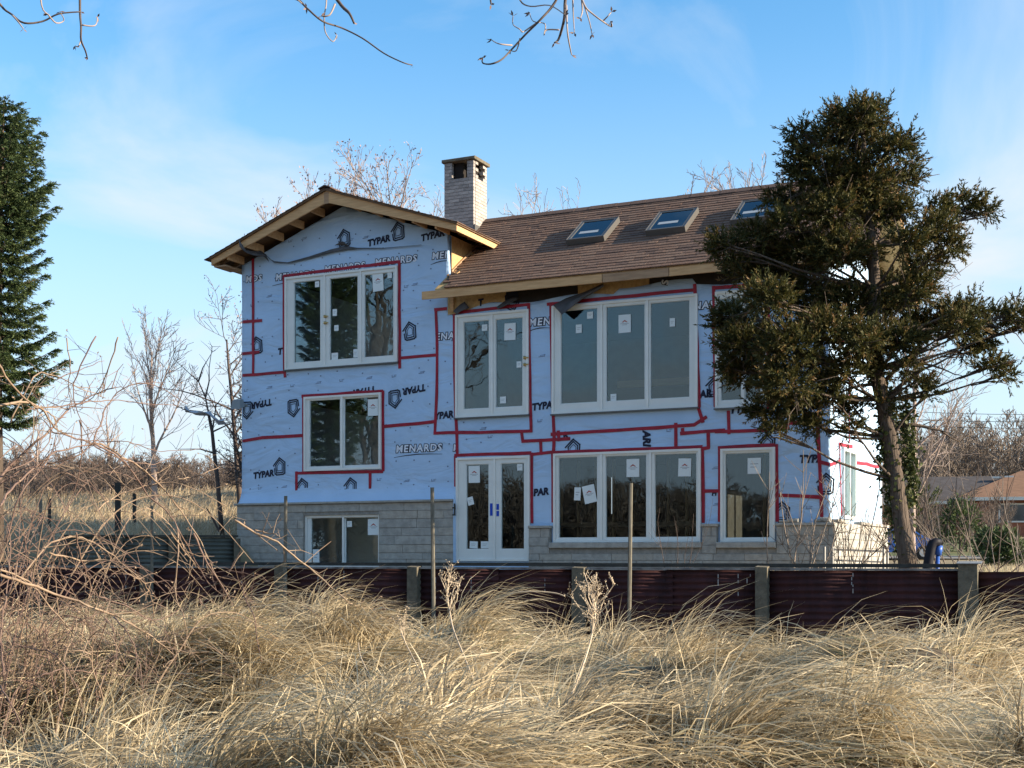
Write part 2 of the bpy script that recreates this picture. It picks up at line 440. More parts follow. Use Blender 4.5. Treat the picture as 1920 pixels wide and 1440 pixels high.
MOUNDS = [(950,17.0,0.44,1.1),(830,16.5,0.25,0.8),(1330,15.2,0.22,1.0),(1620,14.6,0.16,0.9),(1850,14.6,0.28,.8),(560,17.0,0.15,1.0),(1500,13.0,0.22,0.8),
          (1150,12.2,0.18,0.9),(700,12.0,0.20,0.9),(350,11.5,0.22,1.0),(1750,11.2,0.2,0.8),(900,10.0,0.16,0.8),(560,9.2,0.14,0.7),(1350,9.6,0.15,0.7)]
def hummock(X, Y):                                # wind-combed tussocks
    wx = X+.5*(fbm(X*.7, Y*.7, 15, 2)-.5); wy = Y+.5*(fbm(X*.7, Y*.7, 16, 2)-.5)
    h = vnoise(wx*.95+wy*.25, wy*1.15, 5)*.64+vnoise(wx*2.1, wy*2.4, 6)*.28
    return .80*(sstep(.22, .76, h)-.5)
def ground(X, Y):
    X = np.asarray(X, float); Y = np.asarray(Y, float)
    df = (X-FP0.x)*FV.x + (Y-FP0.y)*FV.y
    dist = np.hypot(X, Y)
    front = -1.62 + 0.021*np.clip(Y, -10, 22) + 0.45*(fbm(X*0.45, Y*0.6, 1)-0.5) + hummock(X, Y)*(1-.5*sstep(-4.5, -1.2, df)) - .55*sstep(-6.5, -1.2, df)
    for px, my, h, r in MOUNDS:
        mxx = (px-CX)/FPX*my
        front = front + h*np.exp(-((X-mxx)**2/(1.6*r*r)+(Y-my)**2/(r*r)))
    # dunes rising round about
    dune = sstep(24, 60, dist)*(2.6 + 1.6*(fbm(X*0.05, Y*0.05, 9)-0.5))
    front = front + dune
    left = 0.30 + 0.074*np.clip(Y-28.6, 0, 45) + 0.5*(fbm(X*0.22, Y*0.22, 4)-0.5)*sstep(29, 36, Y) + 0.6*np.exp(-((X+9)**2/30+(Y-50)**2/20))
    right = -0.38 + 0.022*np.clip(Y-50, 0, 25) + 0.050*np.clip(Y-75, 0, 40) + 0.02*np.clip(Y-115, 0, 60)
    wl = sstep(-5.0, -6.0, X + 0.10*np.clip(Y-30, 0, 200))*sstep(28.3, 28.9, Y)
    far = sstep(36, 60, Y)
    wl = np.maximum(wl, sstep(0, -12, X + 0.12*Y)*sstep(34, 48, Y))
    back = right*(1-wl) + left*wl
    w = sstep(0.35, 0.8, df)
    # the yard ends on the left, where the dune runs on
    return EYE + front*(1-w) + back*w

# ------------------------------------------------------------------ ground
def axis(lo, a, b, hi, fine, grow=1.12):
    c = list(np.arange(a, b+1e-6, fine)); s = fine
    x = b
    while x < hi: s *= grow; x += s; c.append(x)
    s = fine; x = a
    while x > lo: s *= grow; x -= s; c.insert(0, x)
    return np.array(c)
gx = axis(-260, -12, 12, 260, 0.2); gy = axis(-120, 6, 32, 420, 0.2)
GX, GY = np.meshgrid(gx, gy)
GZ = ground(GX, GY)
gv = np.stack([GX, GY, GZ], -1).reshape(-1, 3)
ny, nx = GX.shape
ii = (np.arange(ny-1)[:, None]*nx + np.arange(nx-1)[None]).ravel()
gf = np.stack([ii, ii+1, ii+1+nx, ii+nx], 1)
fc = gv[gf].mean(1)
dfc = (fc[:, 0]-FP0.x)*FV.x + (fc[:, 1]-FP0.y)*FV.y
mi = np.where(dfc > 0.4, 1, 0)
mi = np.where((dfc > 0.4) & (fc[:, 0] > 3) & (fc[:, 1] > 70) & (fc[:, 1] < 100), 2, mi)
gm = np_mesh('ground', gv, gf, [M['sand'], M['field'], M['lawn']], smooth=True, mi=mi)
g = link_mesh('ground', gm); tag(g, kind='structure')
def gz(x, y): return float(ground(x, y))

b = MB()
for i in range(12):
    xa, xb = 14+i*4.0, 18+i*4.0
    ya, yb = 62, 68
    b.face([(xa, ya, gz(xa, ya)+0.06), (xb, ya, gz(xb, ya)+0.06), (xb, yb, gz(xb, yb)+0.06), (xa, yb, gz(xa, yb)+0.06)])
tag(b.build('road', M['asphalt']), kind='structure')

# ------------------------------------------------------------------ HOUSE
house = empty('house', (P0.x, P0.y, HZ), -TH)
tag(house, 'two storey house wrapped in blue sheeting and red tape, being rebuilt', 'house')
SL, SR, SM = -5.35, 7.383, -0.29                 # left corner, right corner, step between gable and long roof
DB = 5.15                                        # depth of the long wing
APX, RISE = -2.76, 0.364                         # gable apex and pitch
def rise(s): return .385 if s < APX else .335
def gable_z(s): return 7.44 - rise(s)*abs(s-APX)    # underside of the gable roof at the wall
RP = 0.675
def roof_z(d): return 5.44 + RP*(d+0.5)          # top of the long roof (house z)

SPEC = dict(A=(536,746.5,521,694,[(552,602),(619,672),(684,739)],552,529.5,681),
            B=(571.6,716,745,884,[(581,639),(646,710)],581,751,876),
            C=(855.4,992.5,592,784,[(870,918),(930,981)],870,604,768),
            D=(1342,1437,548,766,[(1352,1391),(1397,1428)],1352,560,752),
            E=(574.6,715,967,1064,[(584,643),(648,711)],584,971,1056),
            F=(1036,1309,575,777,[(1052,1121),(1137,1210),(1220,1294)],1052,583,758),
            G=(856.6,994.7,859,1052,[(875,917.5),(940,984)],875,871,1030),
            H=(1039,1315,851,1017,[(1048,1121),(1136,1213),(1228,1307)],1048,858,1009),
            I=(1352,1454,842,1016,[(1360,1444)],1360,850,1009))
WIN = {}
for k, (xl, xr, yt, yb, gl, gx0, gyt, gyb) in SPEC.items():
    s0, z1 = hf(xl, yt); s1 = hf(xr, yt)[0]; z0 = hf(xl, yb)[1]
    WIN[k] = dict(s0=s0, s1=s1, z0=z0, z1=z1, gl=[(hf(a, yt)[0], hf(c, yt)[0]) for a, c in gl], g0=hf(gx0, gyb)[1], g1=hf(gx0, gyt)[1])

def cells_mesh(xs, zs, holes, top, disp, name, m, parent, thick=0.14):
    """sheet in the plane y=0 with rectangular openings"""
    xs = sorted(set(round(float(x), 4) for x in xs)); zs = sorted(set(round(float(z), 4) for z in zs))
    idx, vv, ff = {}, [], []
    def vid(i, j):
        if (i, j) not in idx:
            x, z = xs[i], zs[j]
            z = min(z, top(x))
            idx[(i, j)] = len(vv); vv.append((x, disp(x, z), z))
        return idx[(i, j)]
    for i in range(len(xs)-1):
        for j in range(len(zs)-1):
            xc, zc = (xs[i]+xs[i+1])/2, (zs[j]+zs[j+1])/2
            if any(h[0] < xc < h[1] and h[2] < zc < h[3] for h in holes): continue
            if zs[j] >= min(top(xs[i]+1e-4), top(xs[i+1]-1e-4)) - 1e-4 and zs[j] >= max(top(xs[i]+1e-4), top(xs[i+1]-1e-4)) - 1e-4: continue
            q = [vid(i, j), vid(i+1, j), vid(i+1, j+1), vid(i, j+1)]
            ff.append(tuple(q))
    me = bpy.data.meshes.new(name); me.from_pydata(vv, [], ff); me.materials.append(m)
    me.polygons.foreach_set('use_smooth', [True]*len(ff))
    o = link_mesh(name, me, parent)
    if thick:
        md = o.modifiers.new('thick', 'SOLIDIFY'); md.thickness = thick; md.offset = -1
    return o

def wall_disp(s, z):
    n = 0.010*(fbm(s*1.2, z*1.6, 21)-0.5) + 0.006*(fbm(s*4+z*3, z*4-s*2, 23)-0.5)
    e = 1.0
    for w in WIN.values():
        ds = max(w['s0']-s, 0, s-w['s1']); dz = max(w['z0']-z, 0, z-w['z1'])
        e = min(e, math.hypot(ds, dz)/0.25)
    n = float(n)*max(0.15, min(1, e))
    if s < -0.05 and z < 1.62:                   # the sheet kicks out over the stone ledge
        t = max(0, min(1, (1.62-z)/0.36)); n -= 0.13*t*t
    return n
def front_top(s):
    if s <= SM+1e-3: return gable_z(s)
    # ragged upper edge under the long eave
    return 5.12 + 0.04*math.sin(s*3.1) + (0.10 if 3.4 < s < 4.9 else 0.0) - (0.14*max(0, 1-max(0, s)/.7) if s < 1.2 else 0)
xs = list(np.arange(SL, SR+0.05, 0.12)) + [SL, SR, SM, SM+0.002, APX]
xs = [x for x in xs if x <= SR]
zs = list(np.arange(-0.4, 7.6, 0.12))
holes = []
ZW = 1.262
xs += [-0.08]; zs += [ZW]; holes.append((-99, -0.08, -9, ZW))
for w in WIN.values():
    i = 0.03
    xs += [w['s0']+i, w['s1']-i]; zs += [w['z0']+i, w['z1']-i]
    holes.append((w['s0']+i, w['s1']-i, w['z0']+i, w['z1']-i))
cells_mesh(xs, zs, holes, front_top, wall_disp, 'wall', M['wrap'], house, 0.10)

# right wall (sunlit), window and stone
rd0, rz1 = hs(SR, 1578, 838); rd1 = hs(SR, 1601, 845)[0]; rz0 = hs(SR, 1577, 972)[1]
RW = (rd0, rd1, rz0, rz1)
def side_top(y): return min(roof_z(y)-0.16, roof_z(DB-y)-0.16)
me_holes = [(RW[0], RW[1], RW[2], RW[3])]
o = cells_mesh(list(np.arange(0.0, DB+0.05, 0.15))+[RW[0], RW[1], DB/2], list(np.arange(-0.4, 7.6, 0.15))+[RW[2], RW[3]], me_holes, side_top,
               lambda x, z: 0.012*float(fbm(x*1.5, z*1.5, 31)-0.5), 'wall', M['wrap'], house, 0.10)
o.location = (SR, 0, 0); o.rotation_euler = (0, 0, R(90))
# left wall, gable block side above the long roof, rear walls with openings
b = MB(); b.box(SL, SL+0.1, 0.012, 7.0, -0.4, 6.46); b.build('wall', M['wrap'], house)
b = MB()
d1 = (6.46-roof_z(0))/RP
b.hexa([(SM-0.1,0.012,5.0),(SM,0.012,5.0),(SM,d1+0.7,5.0),(SM-0.1,d1+0.7,5.0),(SM-0.1,0.012,6.62),(SM,0.012,6.62),(SM,d1+0.7,6.62),(SM-0.1,d1+0.7,6.62)])
b.build('sheathing_panel', M['osb'], house)
b = MB()
SLITS = [(0.95,1.05,1.1,1.95),(1.25,1.31,1.1,1.95),(3.55,3.62,.55,1.6),(3.83,3.88,1.0,1.5),(4.35,4.40,.3,.6),(2.05,2.5,2.98,3.22),(2.6,3.05,2.98,3.22),(2.05,2.9,3.42,3.47)]
xs_ = sorted({SM, SR}|{a_ for q_ in SLITS for a_ in q_[:2]})
for xa, xb in zip(xs_[:-1], xs_[1:]):
    z_ = -.4
    for q_ in sorted((q_ for q_ in SLITS if q_[0] <= xa+1e-6 and q_[1] >= xb-1e-6), key=lambda q_: q_[2]):
        b.box(xa, xb, DB-.1, DB, z_, q_[2]); z_ = q_[3]
    b.box(xa, xb, DB-.1, DB, z_, 5.3)
oz0, oz1 = hf(580, 688, -6.95)[1], hf(580, 578, -6.95)[1]
o1 = (hf(562, 600, -6.95)[0], hf(594, 600, -6.95)[0]); o2 = (hf(624, 600, -6.95)[0], hf(664, 600, -6.95)[0])
for xa, xb in ((SL, o1[0]), (o1[1], o2[0]), (o2[1], SM)): b.box(xa, xb, 6.9, 7.0, -.4, 6.4)
for xa, xb in (o1, o2): b.box(xa, xb, 6.9, 7.0, -.4, oz0); b.box(xa, xb, 6.9, 7.0, oz1, 6.4)
b.face([(SL,6.95,6.4),(SM,6.95,6.4),(APX,6.95,7.3)])
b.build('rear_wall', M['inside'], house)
# floors and partitions
b = MB()
b.box(SL+0.1, SM, 0.12, 6.9, -0.5, -0.35); b.box(SL+0.1, SM-0.1, 0.12, 6.9, 1.35, 1.6); b.box(SL+0.1, SM-0.1, 0.12, 6.9, 3.65, 3.9); b.box(SL+0.1, SM-0.1, 0.12, 6.9, 6.36, 6.42)
b.box(SM+0.002, SR-0.1, 0.12, DB-0.1, -0.25, -0.08); b.box(SM+0.002, SR-0.1, 0.12, DB-0.1, 2.2, 2.48); b.box(SM+0.002, SR-0.1, 0.45, DB-0.6, 5.0, 5.06)
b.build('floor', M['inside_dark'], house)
b = MB(); b.box(SM-0.1, SM, 0.12, 5.0, -0.35, 4.995); b.box(4.9+0.35, 4.9+0.45, 0.5, DB-0.1, -0.08, 2.2); b.box(5.1, 5.2, 0.5, DB-0.1, 2.48, 5.0)
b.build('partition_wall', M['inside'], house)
for k in range(16):                              # bare studs of a half-built inner wall
    s = SM+0.3+k*0.41
    b = MB(); b.box(s, s+0.045, 3.1, 3.2, -0.08, 2.2); b.build('stud', M['lumber'], house)
for k in (3, 4, 7, 8, 9, 10):
    s = SL+0.5+k*0.41
    b = MB(); b.box(s, s+0.045, 3.6, 3.7, 3.9, 6.36); b.build('stud', M['lumber'], house)
for xa, xb in (o1, o2):
    for j in range(5 if xa == o1[0] else 2):
        z = oz0+(oz1-oz0)*(j+.7)/(5 if xa == o1[0] else 2); b = MB(); b.box(xa, xb, 6.88, 6.94, z, z+.07); b.build('blocking', M['lumber2'], house)
b = MB(); b.box(SM+0.2, 5.0, 2.9, 3.3, 0.75, 0.85); b.build('counter_board', M['lumber2'], house)
b = MB(); b.box(2.1, 4.9, 3.3, 3.36, 3.25, 3.4); b.box(2.1, 4.9, 3.3, 3.36, 3.75, 3.9); b.build('rail_board', M['lumber'], house)

# -------------------------------------------------- windows and doors
def ring(b, s0, s1, z0, z1, w, y0, y1, m=0, wb=None):
    wb = wb or w
    b.box(s0, s0+w, y0, y1, z0, z1, m); b.box(s1-w, s1, y0, y1, z0, z1, m)
    b.box(s0+w, s1-w, y0+0.002, y1, z1-w, z1, m); b.box(s0+w, s1-w, y0+0.002, y1, z0, z0+wb, m)
def chevron(b, s, z, w, y, m):
    b.face([(s-w, y, z), (s, y, z+w*0.75), (s, y, z+w*0.3), (s-w*0.5, y, z)], m)
    b.face([(s+w, y, z), (s+w*0.5, y, z), (s, y, z+w*0.3), (s, y, z+w*0.75)], m)
def sticker(par, x0, x1, y0, y1, big=False, rot=0.0, n=0.004):
    s0, z1 = hf(x0, y0); s1, z0 = hf(x1, y1)
    sc, zc, hw, hh = (s0+s1)/2, (z0+z1)/2, (s1-s0)/2, (z1-z0)/2
    b = MB()
    b.box(-hw, hw, -0.0035, 0, -hh, hh, 0)
    if big:
        chevron(b, 0, hh*0.15, hw*0.5, -0.0045, 1)
        b.box(-hw*0.7, hw*0.7, -0.0045, -0.004, -hh*0.02, hh*0.04, 2); b.box(-hw*0.4, hw*0.4, -0.0045, -0.004, -hh*0.16, -hh*0.10, 2)
    else:
        b.box(-hw*0.6, hw*0.6, -0.0045, -0.004, hh*0.2, hh*0.3, 2); b.box(-hw*0.6, hw*0.3, -0.0045, -0.004, -hh*0.2, -hh*0.1, 2)
    o = b.build('sticker', [M['sticker'], M['sticker_red'], M['sticker_grey']], par)
    o.location = (sc, -n, zc); o.rotation_euler = (0, rot, 0)
    return o

def window(k, name='window', casing=True, sill=0.0):
    w = WIN[k]
    b = MB()
    ring(b, w['s0'], w['s1'], w['z0'], w['z1'], 0.045, -0.055, 0.11)
    # mullions between the lights
    for (a0, a1), (c0, c1) in zip(w['gl'][:-1], w['gl'][1:]):
        mid = (a1+c0)/2
        b.box(mid-0.022, mid+0.022, -0.05, 0.10, w['z0']+0.045, w['z1']-0.045)
    fr = b.build(name, M['frame'], house)
    n = len(w['gl'])
    for i, (a, c) in enumerate(w['gl']):
        lo = w['s0']+0.045 if i == 0 else (w['gl'][i-1][1]+a)/2+0.022
        hi = w['s1']-0.045 if i == n-1 else (c+w['gl'][i+1][0])/2-0.022
        y0 = -0.028 if i % 2 == 0 or k not in 'BE' else -0.012
        b = MB()
        zt, zb = w['z1']-0.045, w['z0']+0.045
        b.box(lo+0.002, a, y0, 0.05, zb, zt); b.box(c, hi-0.002, y0, 0.05, zb, zt)
        b.box(a, c, y0+0.001, 0.05, w['g1'], zt); b.box(a, c, y0+0.001, 0.05, zb, w['g0'])
        # glazing bead
        ring(b, a-0.001, c+0.001, w['g0']-0.001, w['g1']+0.001, 0.012, y0+0.012, 0.04)
        sash = b.build('door_leaf' if k in 'G' else 'sash', M['sash'], fr)
        b = MB(); b.box(a+0.004, c-0.004, 0.006, 0.012, w['g0']+0.004, w['g1']-0.004); b.build('pane', M['glass'], fr)
    return fr
fA = window('A'); fB = window('B'); fC = window('C'); fD = window('D'); fE = window('E'); fF = window('F'); fG = window('G', 'french_door'); fH = window('H'); fI = window('I')
fG['label'] = 'white double french door with blue tape on its handles'
for par, items in ((fA, [(591,599,528,538,0,0),(699,719,512,545,1,-.05),(727,735,510,521,0,0),(624,632,580,592,0,0),(627,635,610,620,0,0),(663,671,655,670,0,0),(622,634,662,674,0,0)]),
                   (fB, [(690,709,749,779,1,0)]), (fE, [(690,711,973,1003,1,0),(651,660,977,988,0,0),(587,599,1030,1056,0,0)]),
                   (fC, [(904,914,609,620,0,0),(946,967,607,637,1,.02),(969,978,678,689,0,0),(938,949,744,756,0,0)]),
                   (fF, [(1101,1112,585,597,0,0),(1080,1091,609,624,0,0),(1160,1183,591,623,1,0),(1256,1266,597,612,0,0),(1145,1156,739,752,0,0)]),
                   (fG, [(879,900,874,905,1,0),(970,980,870,882,0,0),(877,888,932,947,0,-.25),(881,896,1015,1028,0,.05),(902,917,1015,1028,0,0)]),
                   (fH, [(1077,1089,914,938,0,.05),(1094,1117,910,943,1,-.2),(1175,1199,861,894,1,.0),(1272,1296,860,893,1,.03)]),
                   (fI, [(1402,1427,859,888,0,0)])):
    for x0, x1, y0, y1, big, rot in items: sticker(par, x0, x1, y0, y1, bool(big), rot)
# handles
for par, (px, ya, yb_) in ((fA, (612, 594, 606)), (fC, (986, 671, 684))):
    for yy in (ya, yb_):
        s, z = hf(px, yy)
        b = MB(); b.tube([(s, -0.03, z), (s, -0.075, z)], [0.035, 0.03], 10); b.tube([(s, -0.07, z), (s+0.09, -0.075, z-0.005)], 0.012, 6)
        b.build('handle', M['brass'], par, True)
for px, segs in ((922.5, [(944,967)]), (934.5, [(945,956),(958,968)])):
    for ya, yb_ in segs:
        s, z1 = hf(px, ya); z0 = hf(px, yb_)[1]
        b = MB(); b.box(s-0.028, s+0.028, -0.034, -0.029, z0, z1); b.build('blue_tape', M['blue_tape'], fG)
# drip flashing under windows
for k in 'ACFD':
    w = WIN[k]; b = MB(); b.box(w['s0']-0.02, w['s1']+0.02, -0.075, -0.01, w['z0']-0.03, w['z0']-0.002); b.build('sill_flashing', M['flash'], house)
for k in 'HI':
    w = WIN[k]; b = MB(); b.cbox(w['s0']-0.05, w['s1']+0.04, -0.17, 0.0, w['z0']-0.115, w['z0']-0.004, 0.012); b.build('stone_sill', M['stone'][0], house)
# window in the right wall
b = MB()
for y0, y1, z0, z1 in ((RW[0],RW[0]+.06,RW[2],RW[3]),(RW[1]-.06,RW[1],RW[2],RW[3]),((RW[0]+RW[1])/2-.04,(RW[0]+RW[1])/2+.04,RW[2]+.06,RW[3]-.06)):
    b.box(SR-0.08, SR+0.05, y0, y1, z0, z1)
b.box(SR-0.08, SR+0.048, RW[0]+.06, RW[1]-.06, RW[2], RW[2]+.06); b.box(SR-0.08, SR+0.048, RW[0]+.06, RW[1]-.06, RW[3]-.06, RW[3])
fr = b.build('window', M['frame'], house)
b = MB(); b.box(SR-0.03, SR-0.024, RW[0]+.065, RW[1]-.065, RW[2]+.065, RW[3]-.065); b.build('pane', M['glass'], fr)

# -------------------------------------------------- red tape
def tape(pts, plane='f', w=0.064, n=0.010):
    b = MB()
    q = [hf(*p) for p in pts] if plane == 'f' else [hs(SR, *p) for p in pts]
    n = n + random.uniform(0, 0.003)
    # finer polyline with a little waver
    P = []
    for (a, c) in zip(q[:-1], q[1:]):
        L_ = math.hypot(c[0]-a[0], c[1]-a[1]); k = max(1, int(L_/0.35))
        for i in range(k): P.append((a[0]+(c[0]-a[0])*i/k, a[1]+(c[1]-a[1])*i/k))
    P.append(q[-1])
    P = [(x+random.uniform(-.006,.006), z+random.uniform(-.006,.006)) for x, z in P]
    LR = []
    for i, p in enumerate(P):
        a, c = P[max(i-1,0)], P[min(i+1,len(P)-1)]
        dx, dz = c[0]-a[0], c[1]-a[1]; l = math.hypot(dx, dz) or 1
        h = w/2*random.uniform(.92,1.08)
        LR.append(((p[0]-dz/l*h, p[1]+dx/l*h), (p[0]+dz/l*h, p[1]-dx/l*h)))
    for (l0, r0), (l1, r1) in zip(LR[:-1], LR[1:]):
        if plane == 'f': b.hexa([(r0[0],-n,r0[1]),(r1[0],-n,r1[1]),(r1[0],-n+.006,r1[1]),(r0[0],-n+.006,r0[1]),(l0[0],-n,l0[1]),(l1[0],-n,l1[1]),(l1[0],-n+.006,l1[1]),(l0[0],-n+.006,l0[1])])
        else: b.face([(SR+n,r0[0],r0[1]),(SR+n,r1[0],r1[1]),(SR+n,l1[0],l1[1]),(SR+n,l0[0],l0[1])])
    b.build('seam_tape', M['tape'], house)
TAPES = [[(475,485),(475,703)],[(455,604),(492,601)],[(455,663),(487,660)],[(532.5,517),(533,690),(535,708)],[(531,518),(750,490.5)],[(749,489),(750,691)],
 [(455,704),(535,698)],[(751,671),(820,665)],[(817,581),(820,633),(820,700),(816,813)],[(815,581),(838,579)],[(720,800),(815,791)],[(455,827),(493,820),(569,817)],
 [(569.5,743),(569.5,886)],[(566,743.5),(719,733)],[(718.5,732),(718.5,884)],[(554,887),(719,884)],[(556,884),(556,937)],[(694,886),(694,935)],
 [(852,589),(852,700),(858,852)],[(813,812),(900,811),(998,808)],[(852,854),(997,849.5)],[(854.5,855),(854.5,934)],[(997,849),(998,981)],[(856,586),(991,571)],
 [(991.5,568),(995,780),(996,811)],[(978,807),(980,827)],[(978,827),(1069,823)],[(1014,825),(1015,853)],[(997,852),(1039,847)],[(1040,809),(1038,850)],[(1047,807),(1048,827)],
 [(1032.5,570),(1037,777),(1039,820)],[(1036.5,847),(1037,979)],[(1026,571),(1303,543)],[(1303,533),(1311,764)],[(1309,764),(1319,792)],[(1326,781),(1302,797),(1200,804),(1033,814)],
 [(1267,793),(1267,838)],[(1275,813),(1360,806)],[(1280,803),(1280,815)],[(1328,806),(1329,840)],[(1340,810),(1433,806),(1480,800)],[(1366,770),(1367,814)],[(1312,842),(1331,839)],
 [(1036,848.5),(1317,838.5)],[(1317,839),(1319,980)],[(1319,921),(1350,920)],[(1349.5,837),(1349.5,979)],[(1348,839.5),(1454,834)],[(1455.5,833),(1457,978)],[(1456,928),(1539,932)],
 [(1533,790),(1541,969)],[(1463,794),(1533,790)],[(1537,866),(1555,871)],[(1338,536),(1342,764)],[(1336,540),(1441,532)],[(1440,531),(1441,766)]]
for t in TAPES: tape(t)
for t in ([(1556,871),(1574,865)],[(1574,832),(1577,967)],[(1572,832),(1598,838)],[(1603,868),(1625,870),(1647,876)],[(1590,560),(1592,830)],[(1560,640),(1590,640)]): tape(t, 's')

# -------------------------------------------------- print on the wrap
def text_mesh(txt, size, mats, bold, shear=0.0, rot=0.0, flip=False, space=1.0):
    cu = bpy.data.curves.new('print', 'FONT'); cu.body = txt; cu.size = size; cu.align_x = 'CENTER'; cu.align_y = 'CENTER'
    cu.offset = bold*size; cu.shear = shear; cu.space_character = space; cu.fill_mode = 'FRONT'; cu.resolution_u = 3
    o = bpy.data.objects.new('print', cu); col.objects.link(o)
    me = bpy.data.meshes.new_from_object(o)
    bpy.data.objects.remove(o); bpy.data.curves.remove(cu)
    me.materials.clear(); me.materials.append(mats)
    return me
def place_print(me, s, z, n, rot, clip=None, name='lettering', sx=1.0, parent=None):
    """turn a flat print in xy onto the front wall; clip = (s0, s1, z0, z1)"""
    T = Matrix.Translation((s, -n, z)) @ Matrix.Rotation(-rot, 4, 'Y') @ Matrix.Rotation(R(90), 4, 'X') @ Matrix.Diagonal((sx,1,1,1))
    me.transform(T)
    if clip:
        bm = bmesh.new(); bm.from_mesh(me)
        for co, no in (((clip[0],0,0),(-1,0,0)),((clip[1],0,0),(1,0,0)),((0,0,clip[2]),(0,0,-1)),((0,0,clip[3]),(0,0,1))):
            bmesh.ops.bisect_plane(bm, geom=bm.verts[:]+bm.edges[:]+bm.faces[:], plane_co=co, plane_no=no, clear_outer=True)
        bm.to_mesh(me); bm.free()
    if len(me.polygons) == 0: return None
    return link_mesh(name, me, parent or house)
def clipbox(c):
    if c is None: return None
    x0, x1 = (hf(c[0], 800)[0] if c[0] else -99), (hf(c[1], 800)[0] if c[1] else 99)
    return (x0, x1, -99, 99)
def heavy(txt, px, py, rot=8, size=0.185, clip=None):      # solid slanted capitals
    s, z = hf(px, py)
    place_print(text_mesh(txt, size, M['ink'], 0.06, 0.16, space=1.02), s, z, 0.0075, R(rot), clipbox(clip), sx=0.95)
def outlined(txt, px, py, rot=0, size=0.185, clip=None, swoosh=False):   # pale capitals with a dark rim
    s, z = hf(px, py)
    place_print(text_mesh(txt, size, M['ink'], 0.105, 0.10, space=1.18), s, z, 0.0075, R(rot), clipbox(clip), sx=1.05)
    place_print(text_mesh(txt, size, M['white_print'], 0.03, 0.10, space=1.18), s, z, 0.0085, R(rot), clipbox(clip), sx=1.05)
    if swoosh:
        b = MB(); w = 0.075*len(txt)
        P = [(-w*1.1, -0.165), (-w*0.5, -0.130), (0, -0.115), (w*0.5, -0.118), (w*1.05, -0.13)]
        for i, (p, q) in enumerate(zip(P[:-1], P[1:])):
            h0, h1 = (0.004, 0.008, 0.010, 0.006, 0.003)[i], (0.004, 0.008, 0.010, 0.006, 0.003)[i+1]
            b.face([(p[0],p[1]-h0,0),(q[0],q[1]-h1,0),(q[0],q[1]+h1,0),(p[0],p[1]+h0,0)])
        place_print(b.mesh('swoosh', M['ink']), s, z, 0.0078, R(rot), clipbox(clip), 'lettering')
def stroke(b, pts, w, closed=False):
    n = len(pts)
    rng_ = range(n if closed else n-1)
    for i in rng_:
        a, c = Vector((*pts[i],0)), Vector((*pts[(i+1)%n],0))
        d = (c-a).normalized(); t = Vector((-d.y, d.x, 0))*w/2; e = d*w/2
        b.face([a-t-e, c-t+e, c+t+e, a+t-e])
def emblem(px, py, rot=8, flip=False, clip=None, size=0.17, vclip=None):   # house-shaped outline within an open outline
    s, z = hf(px, py)
    b = MB(); k = size
    inner = [(-.55,-.75),(.45,-.75),(.55,.35),(0,.85),(-.62,.22)]
    mid = [(-.42,-.52),(.30,-.52),(.36,.25),(0,.55),(-.42,.12)]
    outer = [(-.95,.22),(0,1.12),(.80,.48),(.70,-.85),(.45,-1.0),(-.55,-1.0),(-.78,-.85),(-.82,-.2)]
    stroke(b, [(x*k, y*k) for x, y in inner], 0.024, True)
    stroke(b, [(x*k*0.95, y*k*0.95) for x, y in mid], 0.012, True)
    stroke(b, [(x*k, y*k) for x, y in outer], 0.028)
    cb = clipbox(clip) if clip else None
    if vclip:
        zc = hf(px, vclip)[1]; cb = cb or (-99, 99, -99, 99); cb = (cb[0], cb[1], zc, 99)
    me = b.mesh('emblem', M['ink'])
    place_print(me, s, z, 0.0075, R(rot + (180 if flip else 0)), cb, 'emblem')
heavy('TYPAR', 710, 452, 7); heavy('TYPAR', 811, 442, 7); heavy('TY', 529, 659, 4, clip=(0, 534))
heavy('TYPAR', 491, 757, 187); heavy('TYPAR', 777, 730, 187); heavy('TYPAR', 684, 733, 186)
heavy('TYPAR', 494, 890, 6); heavy('TYPAR', 625, 928, 6); heavy('YPAR', 832, 779, 4, clip=(818, 853)); heavy('TYPAR', 1021, 761, 5, clip=(996, 1036))
heavy('AR', 1323, 739, 6); heavy('PAR', 1014, 923, 5, clip=(998, 1040)); heavy('TYPA', 1521, 861, 0, clip=(0, 1538)); heavy('TYPAR', 1395, 768, 0); heavy('ARI', 1212, 822, -88, 0.2)
heavy('R', 1060, 817, 15); heavy('H', 1339, 925, 0, 0.13); heavy('T', 901, 568, 5)
outlined('MEN', 828, 479, 0, clip=(0, 838.5), swoosh=True); outlined('MENARDS', 742, 489, 0); outlined('MENARDS', 646, 502, 0); outlined('MENARDS', 553, 517, 0, swoosh=True)
outlined('MDS', 476, 523, 0, clip=(456, 0)); outlined('ENA', 834, 631, 0, 0.19, clip=(819, 852)); outlined('MENARDS', 785, 841, 0, 0.20, swoosh=True)
outlined('M', 856, 840, 0, clip=(0, 858)); outlined('MEN', 1012, 604, 0, 0.2, swoosh=True); outlined('NAR', 1321, 573, 0, clip=(1306, 1337)); outlined('S', 1248, 530, 85)
emblem(747, 434); emblem(646, 447); emblem(769, 621); emblem(482, 648, clip=(476, 0)); emblem(463, 769, 0, True, clip=(456, 0)); emblem(550, 765, 5, True); emblem(740, 748, 5, True)
emblem(525, 875, 4); emblem(567, 914, 4, clip=(558, 0)); emblem(658, 913, 4); emblem(1075, 842, 0, vclip=846); emblem(1439, 832, 0, vclip=836); emblem(1466, 961, 0, clip=(1459, 0))
emblem(1340, 726, 0); emblem(1549, 908, 0); emblem(960, 566, 10, True)
